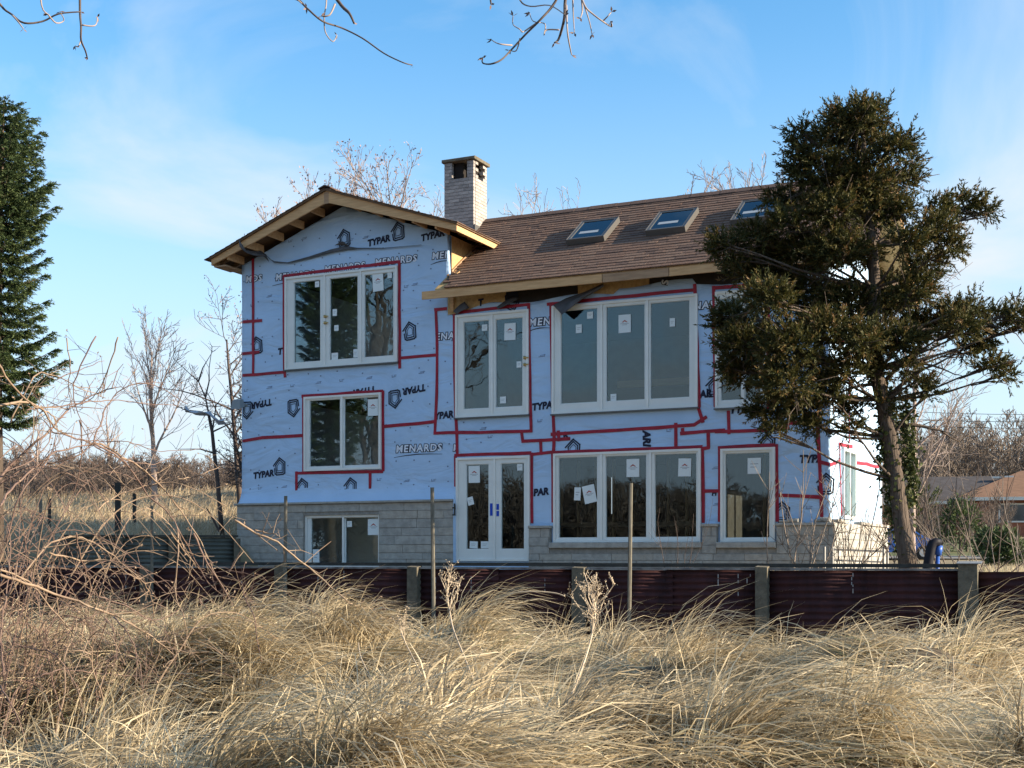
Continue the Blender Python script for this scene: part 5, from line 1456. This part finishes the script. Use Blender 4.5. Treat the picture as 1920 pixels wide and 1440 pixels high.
# far woods: replicate one bare tree's twigs many times into one mass
def wood(name, spots, seed, scale, bark, label_none=None, maxl=3, kids=(12,7,5,3), rmin=.02, ang=.6):
    proto = []
    for s in range(3):
        bt, ends = MB(), []; o = dict(BASE); o.update(kids=kids, rmin=rmin/scale*8, ang=ang, seg=5)
        grow(bt, bt, Vector((0,0,0)), Vector((0,0,1)), 1.0, .022, 0, maxl, random.Random(seed+s), dict(o, rmin=rmin/scale), ends)
        f = np.array([x for x in bt.f if len(x) == 4]); proto.append((np.array(bt.v), f))
    rr = np.random.default_rng(seed); P = []
    for (x, y, z, h) in spots:
        v, f = proto[rr.integers(3)]; a = rr.uniform(0, 6.28); c, s = math.cos(a), math.sin(a)
        w = rr.uniform(.8,1.25)
        vv = np.stack([(v[:,0]*c-v[:,1]*s)*h*w+x, (v[:,0]*s+v[:,1]*c)*h*w+y, v[:,2]*h+z], 1)
        P.append((vv, f, np.zeros(len(vv))))
    v, f, t = cat(P); o = link_mesh(name, np_mesh(name, v, f, M[bark])); tag(o, kind='stuff'); return o
rr = np.random.default_rng(77)
sp1 = []
for i in range(95):
    Y = rr.uniform(128, 165); px = rr.uniform(1560, 2150); p = wp(px, 1000, Y); z = gz(p.x, p.y)
    top = EYE+(HY-rr.normal(800 if px < 1760 else 788, 14))/FPX*Y
    sp1.append((p.x, p.y, z-.5, max(4, (top-z)*.78)))
wood('far_wood', sp1, 41, 12, 'grey_bark', rmin=.035)
sp2 = []
for i in range(260):
    Y = rr.uniform(58, 95); px = rr.uniform(-900, 560); p = wp(px, 1000, Y); z = gz(p.x, p.y)
    sp2.append((p.x, p.y, z-.2, rr.uniform(.9, 2.0)*(1+.25*(px < 150))))
for i in range(420):
    Y = rr.uniform(52, 80); px = rr.uniform(-120, 480); p = wp(px, 1000, Y); z = gz(p.x, p.y); sp2.append((p.x, p.y, z-.1, rr.uniform(.7, 1.7)))
wood('far_brush', sp2, 51, 2.2, 'brush', maxl=2, kids=(13,7,4), rmin=.014, ang=.75)
sp2 = []
for i in range(900):                              # the wooded dune behind the viewer that the windows mirror
    a = rr.uniform(2.9, 4.7); D_ = rr.uniform(30, 46); x, y = D_*math.cos(a), D_*math.sin(a); sp2.append((x, y, gz(x, y)-.2, rr.uniform(2.2, 4.6)))
wood('dune_wood', sp2, 52, 3.2, 'brush', maxl=2, kids=(16,9,5), rmin=.014, ang=.7)
sp3 = []
for i in range(34):
    Y = rr.uniform(72, 100); px = rr.choice((rr.uniform(1690,1860), rr.uniform(1690,2050))); p = wp(px, 1000, Y); sp3.append((p.x, p.y, gz(p.x, p.y)-.2, rr.uniform(1.4, 3.6)))
wood('garden_brush', sp3, 61, 3, 'brush', maxl=2, kids=(13,7,4), rmin=.012, ang=.6)
# green shrubs by the neighbour's house
shr = np.random.default_rng(9)
for px, py, Y, r_, lb in ((1800,985,78,1.0,'dark conical evergreen shrub before the far brick house'),(1858,1030,66,.5,'low green shrub right of the fence post at far right'),(1885,1040,52,.5,'small green shrub low at the right edge behind fence'),(1725,965,88,1.5,'olive shrub in front of the wing with the shade-grey roof'),(1700,960,86,1.3,'olive shrub just right of the cedar trunk')):
    p = wp(px, py, Y); z0 = gz(p.x, p.y)
    t = empty('evergreen_shrub', (p.x, p.y, z0)); tag(t, lb, 'shrub', 'shrubs by the far house')
    q = MB(); q.tube([(0,0,-.1),(0,0,max(.4,p.z-z0))], [.07,.03], 6); q.build('stem', M['bark'], t)
    n = 240; d = norm(shr.normal(size=(n,3))); c = np.array([0,0,max(.5, p.z-z0)])
    hh = r_*1.4
    P = c+d*(shr.random((n,1))**.4)*np.array([r_,r_,hh])
    v, f, tn = shoots(P, d+np.array([0,0,.5]), .3+.2*shr.random(n), 9, .22, .08, .5, shr); link_mesh('crown', np_mesh('crown', v, f, M['spruce' if py > 970 else 'ivy'], tn), t)

# ------------------------------------------------------------------ brambles in the left foreground
def spline(pts, n=6):
    out = []
    P = [pts[0]]+list(pts)+[pts[-1]]
    for i in range(1, len(P)-2):
        for k in range(n):
            t = k/n; a, b_, c, d = (Vector(P[i-1]), Vector(P[i]), Vector(P[i+1]), Vector(P[i+2]))
            out.append(.5*((2*b_)+(c-a)*t+(2*a-5*b_+4*c-d)*t*t+(3*b_-a-3*c+d)*t**3))
    out.append(Vector(P[-2])); return out
def C3(pts): return [(x/3.131, 640+y/3.131) for x, y in pts]
def C2(pts): return [(x/3.0, 1000+y/3.0) for x, y in pts]
canes_a = [  # (pixels, near distance, far distance, thickness in px, pale)
 (C3([(-60,900),(0,800),(100,690),(250,560),(330,480),(400,400),(470,360),(560,310),(680,270)]), 9.5, 10.5, 9, 0),
 (C3([(0,970),(60,870),(200,750),(330,650),(470,620),(540,600)]), 9.0, 10.0, 8, 0),
 (C3([(540,600),(600,605),(720,680),(850,760),(960,870),(1060,1000),(1180,1180),(1280,1400),(1330,1480)]), 10.0, 11.5, 7, 1),
 (C3([(540,600),(640,640),(760,740),(860,900),(980,1000),(1060,1120),(1150,1290),(1230,1440)]), 10.0, 11.0, 6, 0),
 (C3([(-20,375),(150,355),(250,400),(320,500),(420,560),(540,600)]), 8.8, 10.0, 8, 1),
 (C3([(-20,120),(100,290),(200,380),(300,430),(330,480)]), 8.5, 9.5, 7, 1),
 (C3([(550,590),(600,450),(660,330),(780,250),(910,260),(990,300),(1100,370)]), 10.0, 11.5, 5, 0),
 (C3([(150,400),(300,385),(440,370),(560,350),(700,345),(850,365),(1050,380)]), 9.5, 11, 5, 0),
 (C3([(300,530),(450,570),(560,585),(750,590),(900,640),(1080,640),(1200,630)]), 9.5, 11.0, 4, 0),
 (C3([(390,-20),(410,150),(405,300),(440,420)]), 10, 10, 4, 1),
 (C3([(560,-30),(450,200),(430,300),(470,460),(520,570)]), 10, 10, 5, 0),
 (C3([(690,-20),(640,150),(570,300),(470,380)]), 10, 10.5, 5, 1),
 (C3([(340,220),(460,170),(610,110)]), 10, 10.4, 4, 0),
 (C3([(60,480),(200,210),(300,195),(460,270),(620,330)]), 9.5, 10.4, 5, 1),
 (C3([(1040,805),(1120,800),(1200,770),(1290,735)]), 10.4, 10.8, 5, 1),
 (C3([(560,1000),(680,910),(820,860),(950,830),(1100,850),(1330,970)]), 10.4, 11, 5, 1),
 (C3([(280,720),(480,660),(540,610),(700,690),(900,720),(1070,660)]), 9.8, 10.6, 5, 0),
 (C3([(40,1180),(120,900),(280,700),(330,560),(300,520)]), 9.2, 9.8, 5, 0),
 (C3([(470,460),(480,660),(430,900),(330,1100),(300,1300)]), 10.0, 10.0, 5, 0),
 (C3([(0,770),(190,700),(300,560),(270,400),(180,300)]), 9.2, 9.6, 4, 0)]
canes_b = [
 (C2([(-30,460),(0,430),(120,250),(250,80),(400,20),(520,50),(640,130),(790,260),(850,350),(870,480)]), 9.0, 10.5, 7, 1),
 (C2([(0,235),(200,300),(400,370),(560,430),(700,490),(850,580),(990,690)]), 8.6, 10.0, 9, 1),
 (C2([(280,110),(450,150),(620,160),(740,240),(800,260)]), 9.6, 10.0, 6, 1),
 (C2([(0,210),(160,270),(330,470),(480,620)]), 8.8, 9.6, 7, 1),
 (C2([(560,360),(700,400),(860,490),(1010,430)]), 9.6, 10.4, 5, 0),
 (C2([(960,0),(1060,130),(1150,240)]), 10.6, 11, 5, 1),
 (C2([(1000,-20),(1000,150),(985,330),(1040,480),(1050,600)]), 10.6, 10.6, 6, 1),
 (C2([(1090,0),(1170,170),(1250,300),(1350,460)]), 11, 11.2, 7, 0),
 (C2([(230,800),(330,770),(500,780),(650,795),(850,800)]), 9.2, 9.8, 5, 0),
 (C2([(0,860),(80,1000),(150,1180)]), 8.4, 8.2, 6, 0),
 (C2([(640,470),(720,560),(780,700),(800,860),(830,1040)]), 9.8, 9.4, 5, 0),
 (C2([(430,0),(450,120),(500,260),(540,340),(620,400)]), 9.4, 9.8, 5, 0),
 (C2([(60,620),(200,650),(320,690),(420,850),(470,1040)]), 9.0, 8.6, 5, 0),
 (C2([(1110,360),(1180,450),(1240,540)]), 11, 11, 5, 0),
 (C2([(20,800),(0,600),(30,380),(60,100),(40,-60)]), 8.8, 9.2, 6, 0)]
canes_c = [([(440,975),(480,1000),(520,1017),(560,1050),(600,1083),(640,1117),(665,1137),(690,1141),(706,1149)], 11.0, 11.6, 7, 1),
 (C2([(1430,-15),(1500,-5),(1560,10)]), 11, 11, 6, 1)]
def bramble(label, canes, root, seed, extra, reach):
    rd = random.Random(seed); base = Vector((root[0], root[1], gz(*root[:2])-.05))
    t = empty('bramble_bush', base); tag(t, label, 'bush', 'brambles in the left foreground')
    tw = [MB(), MB()]; bd = []
    for pts, ya, yb_, th, pale in canes:
        n = len(pts); P = [wp(px, py, ya+(yb_-ya)*i/(n-1)+rd.uniform(-.12,.12))-base for i, (px, py) in enumerate(pts)]
        # thick end runs down into the ground at the root
        S = spline(P, 4); Ym = (ya+yb_)/2
        S = [p+Vector((rd.uniform(-.006,.006), rd.uniform(-.01,.01), rd.uniform(-.006,.006))) for p in S]
        r0 = th/2/FPX*Ym*.62
        q = MB(); q.tube(S, [r0*(1-.6*i/(len(S)-1)) for i in range(len(S))], 6); q.build('cane', M['cane_pale' if pale else 'cane'], t, True)
        for i in range(2, len(S)-1):
            for _ in range(1 if rd.random() < .6 else 0):
                d = (S[i+1 if i+1 < len(S) else i]-S[i-1]).normalized(); L_ = rd.uniform(.06,.36)
                nd = (d*rd.uniform(.4,1)+Vector((rd.gauss(0,.5), rd.gauss(0,.5), rd.gauss(.15,.5)))).normalized()
                m_ = S[i]+nd*L_*.5+Vector((0,0,rd.uniform(-.02,.03))); e = S[i]+nd*L_+Vector((0,0,rd.uniform(-.04,.06)))
                tw[pale].tube([S[i], m_, e], [r0*.38, r0*.30, r0*.18], 4)
                bd.append(e)
                if rd.random() < .5:
                    e2 = m_+Vector((rd.gauss(0,.08), rd.gauss(0,.08), rd.gauss(.04,.08))); tw[pale].tube([m_, e2], [r0*.25, r0*.15], 3); bd.append(e2)
    for k in range(extra):                        # more arching canes out of the same root
        x0 = rd.uniform(-.9,.9); y0 = rd.uniform(-.9,.9); a = rd.uniform(-1.2,1.2) if rd.random() < .7 else rd.uniform(0,6.28)
        H = rd.uniform(.6,1.5)*reach; D_ = rd.uniform(.4,1.5)*reach**.6
        pts = [Vector((x0, y0, 0))]
        for i in range(1, 9):
            s_ = i/8; z = H*math.sin(min(1,s_*1.0)*math.pi*.72)/math.sin(1.3)
            pts.append(Vector((x0+math.cos(a)*D_*s_**1.3+rd.uniform(-.03,.03), y0+math.sin(a)*D_*s_**1.3+rd.uniform(-.03,.03), z)))
        r0 = rd.uniform(.003,.0075); S = spline(pts, 3)
        pl = int(rd.random() < .4)
        tw[pl].tube(S, [r0*(1-.65*i/(len(S)-1)) for i in range(len(S))], 5)
        for i in range(5, len(S)-1):
            if rd.random() < .55:
                nd = Vector((rd.gauss(0,.7), rd.gauss(0,.5), rd.gauss(.2,.5))).normalized(); L_ = rd.uniform(.05,.3)
                e = S[i]+nd*L_; tw[pl].tube([S[i], S[i]+nd*L_*.5+Vector((0,0,.015)), e], [r0*.5, r0*.4, r0*.25], 3); bd.append(e)
    for i, m in enumerate(('cane','cane_pale')):
        if tw[i].f: tag(tw[i].build('twigs', M[m], t), kind='stuff')
    rr = np.random.default_rng(seed); E_ = np.array([tuple(e) for e in bd]); E_ = E_[rr.random(len(E_)) < .35]; n = len(E_)
    v, f, tn = leaf_quads(np.repeat(E_, 2, 0)-.005, rr.normal(size=(2*n,3))+np.array([0,0,.6]), .022, .011, rr.random(2*n), rr)
    tag(link_mesh('buds', np_mesh('buds', v, f, M['cane_pale']), t), kind='stuff')
bramble('tall tangled bramble with long arching canes at the left edge', canes_a, (-4.3, 10.2), 1, 105, 1.75)
bramble('lower bramble with pale budding twigs sprawling over the grass', canes_b, (-3.6, 9.8), 2, 55, .75)
bramble('single long bare cane arching right before the reddish shrub', canes_c, (-2.7, 11.2), 3, 2, .5)

# reddish twiggy shrub against the fence
def twig_shrub(label, px, Y, h, n, seed, m, spread=.35, rr0=.006, name='twiggy_shrub', group=None, w=.5, kids=(2,5)):
    rd = random.Random(seed); p = wp(px, 1000, Y); z0 = gz(p.x, p.y)
    t = empty(name, (p.x, p.y, z0-.05)); tag(t, label, 'shrub', group)
    q = MB()
    for i in range(n):
        x, y = rd.gauss(0, w*.5), rd.gauss(0, .2); a = Vector((x*.9+rd.gauss(0,spread*.5), rd.gauss(0,spread*.5), 1)).normalized(); H = h*rd.uniform(.45,1.1)
        pts = [Vector((x, y, 0))]; d = a
        for k in range(6):
            d = (d+Vector((rd.gauss(0,.10), rd.gauss(0,.10), .04))).normalized(); pts.append(pts[-1]+d*H/6)
        q.tube(pts, list(np.linspace(rr0, rr0*.35, 7)), 4)
        for j in range(rd.randrange(*kids)):
            s_ = pts[rd.randrange(2,6)]; dd = (d+Vector((rd.gauss(0,.6), rd.gauss(0,.5), rd.gauss(.1,.3)))).normalized(); L_ = rd.uniform(.12,.4)*h*.7
            q.tube([s_, s_+dd*L_*.5+Vector((0,0,.01)), s_+dd*L_+Vector((0,0,.05))], [rr0*.5, rr0*.4, rr0*.25], 3)
    q.build('stems', M[m], t)
twig_shrub('dense reddish twiggy shrub growing before the fence, below the left wing', 470, 17.6, 1.25, 70, 5, 'cane', .5, .0075, w=.9)
twig_shrub('thin straw twigs standing right beside the reddish shrub', 585, 17.2, 1.15, 16, 6, 'cane_pale', .5, .006, w=1.0)
twig_shrub('bare forked shrub in front of the house under the cedar', 1510, 20.6, 2.1, 12, 7, 'grey_bark', .8, .013, w=.9, kids=(4,9))
twig_shrub('bare twiggy shrub before the sunlit side wall', 1590, 20.9, 1.9, 16, 8, 'grey_bark', .45, .010, w=.7, kids=(4,8))
twig_shrub('bare shrub right of the cedar trunk behind the fence', 1775, 20.5, 2.5, 14, 9, 'dark_twig', .9, .011, w=1.0, kids=(4,9))
twig_shrub('bare shrub at the far right behind the fence', 1880, 19.5, 1.7, 20, 10, 'grey_bark', .7, .009, w=1.2, kids=(4,8))
twig_shrub('small sprigs of green-tipped weed below the lower triple window', 1275, 19.3, 1.5, 5, 11, 'dark_twig', .3, .006, w=.3)
G3 = 'dry stems standing before the fence'
for i, (px, Y, h, n, lb) in enumerate(((1300,16.5,.75,5,'few dry stems before the fence, right of the leaning stake'),(1395,16.3,.85,7,'dry branching stems left of the post under the single window'),(1505,15.9,.8,8,'dry stems right of the post under the single window'),(1610,15.8,.95,6,'tallest thin dry stems before the rightmost long panel'),(1690,15.6,.6,6,'short dry stems below the cedar trunk'),(1000,17.0,.8,4,'dark dry stems left of the middle fence post'),(690,17.6,.9,5,'slanting dry stems before the fence below the basement window'))):
    twig_shrub(lb, px, Y, h, n, 40+i, 'stalk', .35, .0055, 'dry_stems', G3, w=.35, kids=(1,4))

# two tall weed stalks with branching heads, and lesser ones
def weed(label, pts, Y0_, Y1_, rpx, seed, head=0, hs_=1.0):
    rd = random.Random(seed); n = len(pts); P = [wp(px, py, Y0_+(Y1_-Y0_)*i/(n-1)) for i, (px, py) in enumerate(pts)]
    base = P[0].copy(); base.z = min(base.z, gz(base.x, base.y)); t = empty('weed_stalk', base); tag(t, label, 'weed', 'dry weed stalks in the grass')
    S = spline([p-base for p in ([base]+P if (P[0]-base).length > .02 else P)], 5); r0 = rpx/2/FPX*Y0_
    q = MB(); q.tube(S, [r0*(1-.4*i/(len(S)-1)) for i in range(len(S))], 6); q.build('stem', M['stalk'], t, True)
    if head:
        q = MB(); tips = []
        for i in range(head):
            k = rd.randrange(int(len(S)*.80), len(S)); s_ = S[k]
            d = Vector((rd.gauss(0,.42), rd.gauss(0,.35), 1)).normalized(); L_ = rd.uniform(.12,.34)*hs_; e = s_+d*L_; m_ = s_+d*L_*.55+Vector((rd.gauss(0,.015),0,0))
            q.tube([s_, m_, e], [r0*.5, r0*.4, r0*.25], 4); tips.append(e)
            for j in range(5):
                b_ = s_.lerp(e, rd.uniform(.4,1)); e2 = b_+Vector((rd.gauss(0,.05), rd.gauss(0,.05), rd.uniform(.02,.09)))*hs_; q.tube([b_, e2], [r0*.28, r0*.2], 3); tips.append(e2)
        q.build('seed_head', M['stalk'], t)
        rr = np.random.default_rng(seed); E_ = np.repeat(np.array([tuple(e) for e in tips]), 4, 0); m = len(E_)
        v, f, tn = leaf_quads(E_+rr.normal(size=(m,3))*.008, rr.normal(size=(m,3)), .015, .009, rr.random(m), rr); tag(link_mesh('seed_husks', np_mesh('seed_husks', v, f, M['stalk']), t), kind='stuff')
weed('pale weed stalk with a bushy head leaning left of the grass mound', [(932,1400),(915,1340),(890,1280),(868,1225),(850,1180),(842,1140),(838,1110)], 8.2, 9.8, 5, 1, 9, .7)
weed('tall pale weed stalk with wide forked head before the middle fence post', [(1025,1440),(1040,1390),(1060,1330),(1085,1270),(1102,1220),(1114,1170),(1117,1135)], 7.9, 9.6, 6, 2, 18, .95)
weed('thin pale weed stalk slanting left in the grass, forked at its tip', [(870,1440),(840,1380),(812,1315),(785,1255),(765,1215),(752,1188)], 7.9, 9.2, 4, 3, 5, .6)
weed('curved thin stalk left of the slanting pale weed', [(735,1322),(712,1295),(690,1260),(676,1230),(672,1205)], 8.6, 9.2, 3.5, 4)
weed('short leaning stalk at bottom centre of the grass', [(960,1440),(955,1400),(975,1375),(1010,1350)], 7.9, 8.2, 5, 5)
weed('arching pale straw bent over the fence behind the mound', [(868,1172),(895,1146),(925,1125),(960,1113),(1000,1109),(1040,1112),(1059,1118)], 15.5, 15.2, 4, 6)
weed('upright pale straw at the bottom right of centre', [(1163,1440),(1168,1420),(1172,1405)], 7.9, 7.9, 6, 7)
weed('thin upright stalk in the grass at right', [(1785,1305),(1788,1270),(1786,1230)], 9.5, 9.5, 4, 8)

# ------------------------------------------------------------------ overhanging twigs at the top of the frame
def top_branch(label, lines, Y, seed, hang):
    rd = random.Random(seed); base = wp(hang[0], hang[1], Y+.5); t = empty('overhanging_branch', base); tag(t, label, 'branch', 'bare branches hanging in from above')
    bd = []
    for pts, th in lines:
        n = len(pts); S = spline([wp(x, y, Y+rd.uniform(-.08,.08))-base for x, y in pts], 4); r0 = th/2/FPX*Y
        q = MB(); q.tube(S, [r0*(1-.5*i/(len(S)-1)) for i in range(len(S))], 6); q.build('twig', M['dark_twig' if th > 4 else 'twig'], t, True); bd.append(S[-1])
    rr = np.random.default_rng(seed); E_ = np.repeat(np.array([tuple(e) for e in bd]), 3, 0); m = len(E_)
    v, f, tn = leaf_quads(E_, rr.normal(size=(m,3))+np.array([0,0,-.3]), .026, .010, rr.random(m), rr); tag(link_mesh('buds', np_mesh('buds', v, f, M['cane']), t), kind='stuff')
TB = 1/1.6
top_branch('bare forked twig with buds hanging at the top left corner', [([(-40,-60),(0,8),(22,27),(45,43),(80,40),(110,26),(152,22)],5),([(22,27),(35,42),(44,54)],3.5),([(72,-60),(78,10),(90,27)],4),([(90,27),(105,43),(120,38),(112,22)],3),([(150,-60),(150,20),(152,50),(152,75),(160,95),(164,110)],5),([(152,75),(147,87),(141,86)],3),([(154,47),(178,48),(183,32)],3)], 6.5, 1, (60,-70))
top_branch('long thin bare twig drooping right at top centre', [([(500,-10),(555,-2),(575,15),(605,40),(640,52),(680,72),(720,100),(755,117),(773,122)],4.5),([(605,-60),(612,0),(608,30),(610,60),(624,78),(632,66)],3),([(612,-30),(640,10),(655,25),(664,44)],8),([(628,8),(618,28),(602,30)],4),([(520,-60),(540,-20),(575,15)],4)], 6.0, 2, (560,-70))
top_branch('tangled dark bare twigs hanging right of top centre', [([(1075,-60),(1040,5),(1015,35),(985,65),(960,92),(940,112),(920,120),(905,118),(905,108)],5),([(1070,-60),(1060,0),(1058,35),(1048,72),(1040,80)],7),([(1062,10),(1064,60),(1070,95),(1072,103)],3.5),([(1010,40),(993,52),(980,60),(975,55),(962,46),(962,30)],3),([(960,85),(935,82),(922,75)],3),([(975,72),(968,95),(955,94)],3),([(1048,56),(1025,56),(1020,66),(1022,45),(1000,40),(993,25)],3),([(1080,-40),(1095,8),(1110,25),(1130,40),(1147,50),(1145,40)],4),([(1130,40),(1140,30),(1147,22)],3),([(1095,8),(1105,40),(1110,64)],3),([(1074,0),(1075,30),(1077,62)],3),([(970,-40),(975,0),(995,12),(1030,10),(1060,28)],3.5),([(915,-40),(920,2),(921,8)],5),([(1090,-10),(1092,20),(1088,34)],4)], 5.6, 3, (1050,-70))

# ------------------------------------------------------------------ dry grass
def blades(n, X, Y, ang, L, e0, bend, wd, tint, r, Z=None):
    Z = ground(X, Y)-.02 if Z is None else Z
    P = np.stack([X, Y, Z], 1); H = np.stack([np.cos(ang), np.sin(ang), np.zeros(n)], 1)
    S = np.stack([-np.sin(ang), np.cos(ang), np.zeros(n)], 1)
    tw = r.uniform(-.9, .9, n)[:, None]
    K = 5; lev = []; p = P.copy()
    for k in range(K):
        w = wd*(1, .95, .8, .55, .12)[k]
        e = e0-bend*k/(K-1)
        side = S*np.cos(tw)+np.array([0,0,1.])*np.sin(tw)
        lev.append(p-side*w[:, None]/2); lev.append(p+side*w[:, None]/2)
        st = (L/(K-1))[:, None]
        p = p+(H*np.cos(e)[:, None]+np.array([0,0,1.])*np.sin(e)[:, None])*st+S*(r.normal(0,.05,n)[:, None])*st
    v = np.stack(lev, 1).reshape(-1, 3)
    b0 = (np.arange(n)*2*K)[:, None]
    f = np.concatenate([b0+np.array([2*k, 2*k+1, 2*k+3, 2*k+2]) for k in range(K-1)], 0)
    return v, f, np.repeat(tint, 2*K)
gr = np.random.default_rng(101)
def in_front(X, Y): return (X-FP0.x)*FV.x+(Y-FP0.y)*FV.y < -.12
def flow(X, Y):
    a = .35+2.2*(fbm(X*.42, Y*.5, 40, 2)-.5)*2+2.4*(fbm(X*1.1, Y*1.2, 44, 2)-.5)*2
    return a
parts = []
# matted swaths combed over the tussocks
nc = 7600
u = gr.random(nc); cy_ = 6.0*(24/6.0)**u
cx_ = gr.uniform(-.46, .46, nc)*cy_+gr.uniform(-1,1,nc)*.5
ok = in_front(cx_, cy_); cx_, cy_ = cx_[ok], cy_[ok]
h0 = ground(cx_, cy_); gxx = (ground(cx_+.12, cy_)-ground(cx_-.12, cy_))/.24; gyy = (ground(cx_, cy_+.12)-ground(cx_, cy_-.12))/.24
fl = flow(cx_, cy_)
ca = np.arctan2(np.sin(fl)-.9*gyy, np.cos(fl)-.9*gxx)
lays = sstep(.25,.7,vnoise(cx_*.8, cy_*.8, 60)); tones = vnoise(cx_*.7, cy_*.7, 70)
hum = hummock(cx_, cy_)
for cxx, cyy, a0, lay, tone, hm in zip(cx_, cy_, ca, lays, tones, hum):
    if hm < -.25 and gr.random() < .55: continue            # thin growth in the hollows
    n = 17
    a0 = a0+gr.normal(0,.18)
    X = cxx+gr.normal(0,.075,n); Y = cyy+gr.normal(0,.075,n)
    ang = a0+gr.normal(0,.20,n)
    L = gr.uniform(.40,.90,n)*(1.0+.15*lay)*(1-.3*float(sstep(-4.5,-1.0,(cxx-FP0.x)*FV.x+(cyy-FP0.y)*FV.y)))
    e0 = np.clip(gr.normal(.64-.42*lay,.15,n), .06, 1.3); bend = e0+gr.uniform(.05,.7,n)
    tn = np.clip(gr.normal(.55+.4*(tone-.5), .20, n)+gr.normal(0,.08), 0, .93)
    tn = np.where(gr.random(n) < .04, gr.uniform(.93,1,n), tn)
    parts.append((n, X, Y, ang, L, e0, bend, gr.uniform(.006,.0155,n), tn))
A = [np.concatenate([p[i] for p in parts]) for i in range(1, 9)]
v, f, t = blades(len(A[0]), *A, gr)
tag(link_mesh('dry_grass', np_mesh('dry_grass', v, f, M['grass'], t)), kind='stuff')
# drooping tussocks, each bent over by the wind
parts = []
tu = 400; u = gr.random(tu); ty = 6.2*(22/6.2)**u; tx = gr.uniform(-.45,.45,tu)*ty
ok = in_front(tx, ty-.2); tx, ty = tx[ok], ty[ok]
fl2 = flow(tx, ty); ton = vnoise(tx*1.7, ty*1.7, 75)
for x, y, fa, to in zip(tx, ty, fl2, ton):
    if y < 10.5 and gr.random() < .6: continue
    n = int(gr.integers(90, 190)); near = float(sstep(-5.5,-1.0,(x-FP0.x)*FV.x+(y-FP0.y)*FV.y))
    a0 = -.25+.55*(fa-.35)+gr.normal(0,.35); sc_ = gr.uniform(.65,1.1)*(1-.6*near)
    X = x+gr.normal(0,.11,n)*sc_-.10*math.cos(a0); Y = y+gr.normal(0,.11,n)*sc_-.10*math.sin(a0)
    tn = np.clip(gr.normal(.50+.35*(to-.5), .17, n), 0, .95)
    parts.append((n, X, Y, a0+gr.normal(0,.33,n), gr.uniform(.65,1.15,n)*sc_, np.clip(gr.normal(1.12,.2,n),.4,1.57), gr.normal(1.85,.3,n), gr.uniform(.006,.0145,n), tn))
A = [np.concatenate([p[i] for p in parts]) for i in range(1, 9)]
v, f, t = blades(len(A[0]), *A, gr)
tag(link_mesh('grass_tussocks', np_mesh('grass_tussocks', v, f, M['grass'], t)), kind='stuff')
# upright tufts
parts = []
nt_ = 260; u = gr.random(nt_); ty = 6.5*(22/6.5)**u; tx = gr.uniform(-.44,.44,nt_)*ty
ok = in_front(tx, ty-.2) & (vnoise(tx*.7, ty*.7, 80)+.25*(tx > 0) > .42); tx, ty = tx[ok], ty[ok]
for x, y in zip(tx, ty):
    n = int(gr.integers(14, 55)); a0 = gr.normal(.25,.5)
    X = x+gr.normal(0,.07,n); Y = y+gr.normal(0,.07,n)
    ft = gr.random() < .55                       # a drooping fountain, else a stiff tuft
    parts.append((n, X, Y, a0+gr.normal(0,1.3 if ft else .7,n), (gr.uniform(.45,.95,n) if ft else gr.uniform(.3,.8,n))*(1-.35*float(sstep(-2.5,-.8,(x-FP0.x)*FV.x+(y-FP0.y)*FV.y))), np.clip(gr.normal(1.25,.2,n),.5,1.57), gr.uniform(1.0,2.3,n) if ft else gr.uniform(.1,.9,n), gr.uniform(.005,.011,n), np.clip(gr.normal(.66,.15,n),0,.95)))
A = [np.concatenate([p[i] for p in parts]) for i in range(1, 9)]
v, f, t = blades(len(A[0]), *A, gr)
tag(link_mesh('grass_tufts', np_mesh('grass_tufts', v, f, M['grass'], t)), kind='stuff')
# the field on the left and about the house
n = 60000
Y = 28.9*(85/28.9)**gr.random(n); X = gr.uniform(-.62,-.12,n)*Y
ok = X < -6.0-.05*(Y-28)
X, Y = X[ok], Y[ok]; n = len(X)
v, f, t = blades(n, X, Y, gr.normal(0,1.2,n), gr.uniform(.12,.34,n)*(1+.9*(vnoise(X*.3, Y*.3, 90) > .62)), np.clip(gr.normal(1.1,.3,n),.3,1.5), gr.uniform(.3,1.2,n), gr.uniform(.012,.022,n)*(Y/35), np.clip(gr.normal(.6,.17,n),0,.93), gr)
tag(link_mesh('field_grass', np_mesh('field_grass', v, f, M['field_grass'], t)), kind='stuff')
n = 30000
Y = gr.uniform(17, 62, n); X = gr.uniform(.12,.48,n)*Y; df_ = (X-FP0.x)*FV.x+(Y-FP0.y)*FV.y
hx = (X-P0.x)*U.x+(Y-P0.y)*U.y; hd = (X-P0.x)*V.x+(Y-P0.y)*V.y
ok = (df_ > 1.0) & ~((hx > -6) & (hx < 7.7) & (hd > -.3)); X, Y = X[ok], Y[ok]; n = len(X)
v, f, t = blades(n, X, Y, gr.uniform(0,6.28,n), gr.uniform(.08,.28,n), gr.uniform(.7,1.5,n), gr.uniform(.2,1.0,n), gr.uniform(.008,.016,n), np.clip(gr.normal(.55,.25,n),0,1), gr)
tag(link_mesh('yard_grass', np_mesh('yard_grass', v, f, M['grass'], t)), kind='stuff')
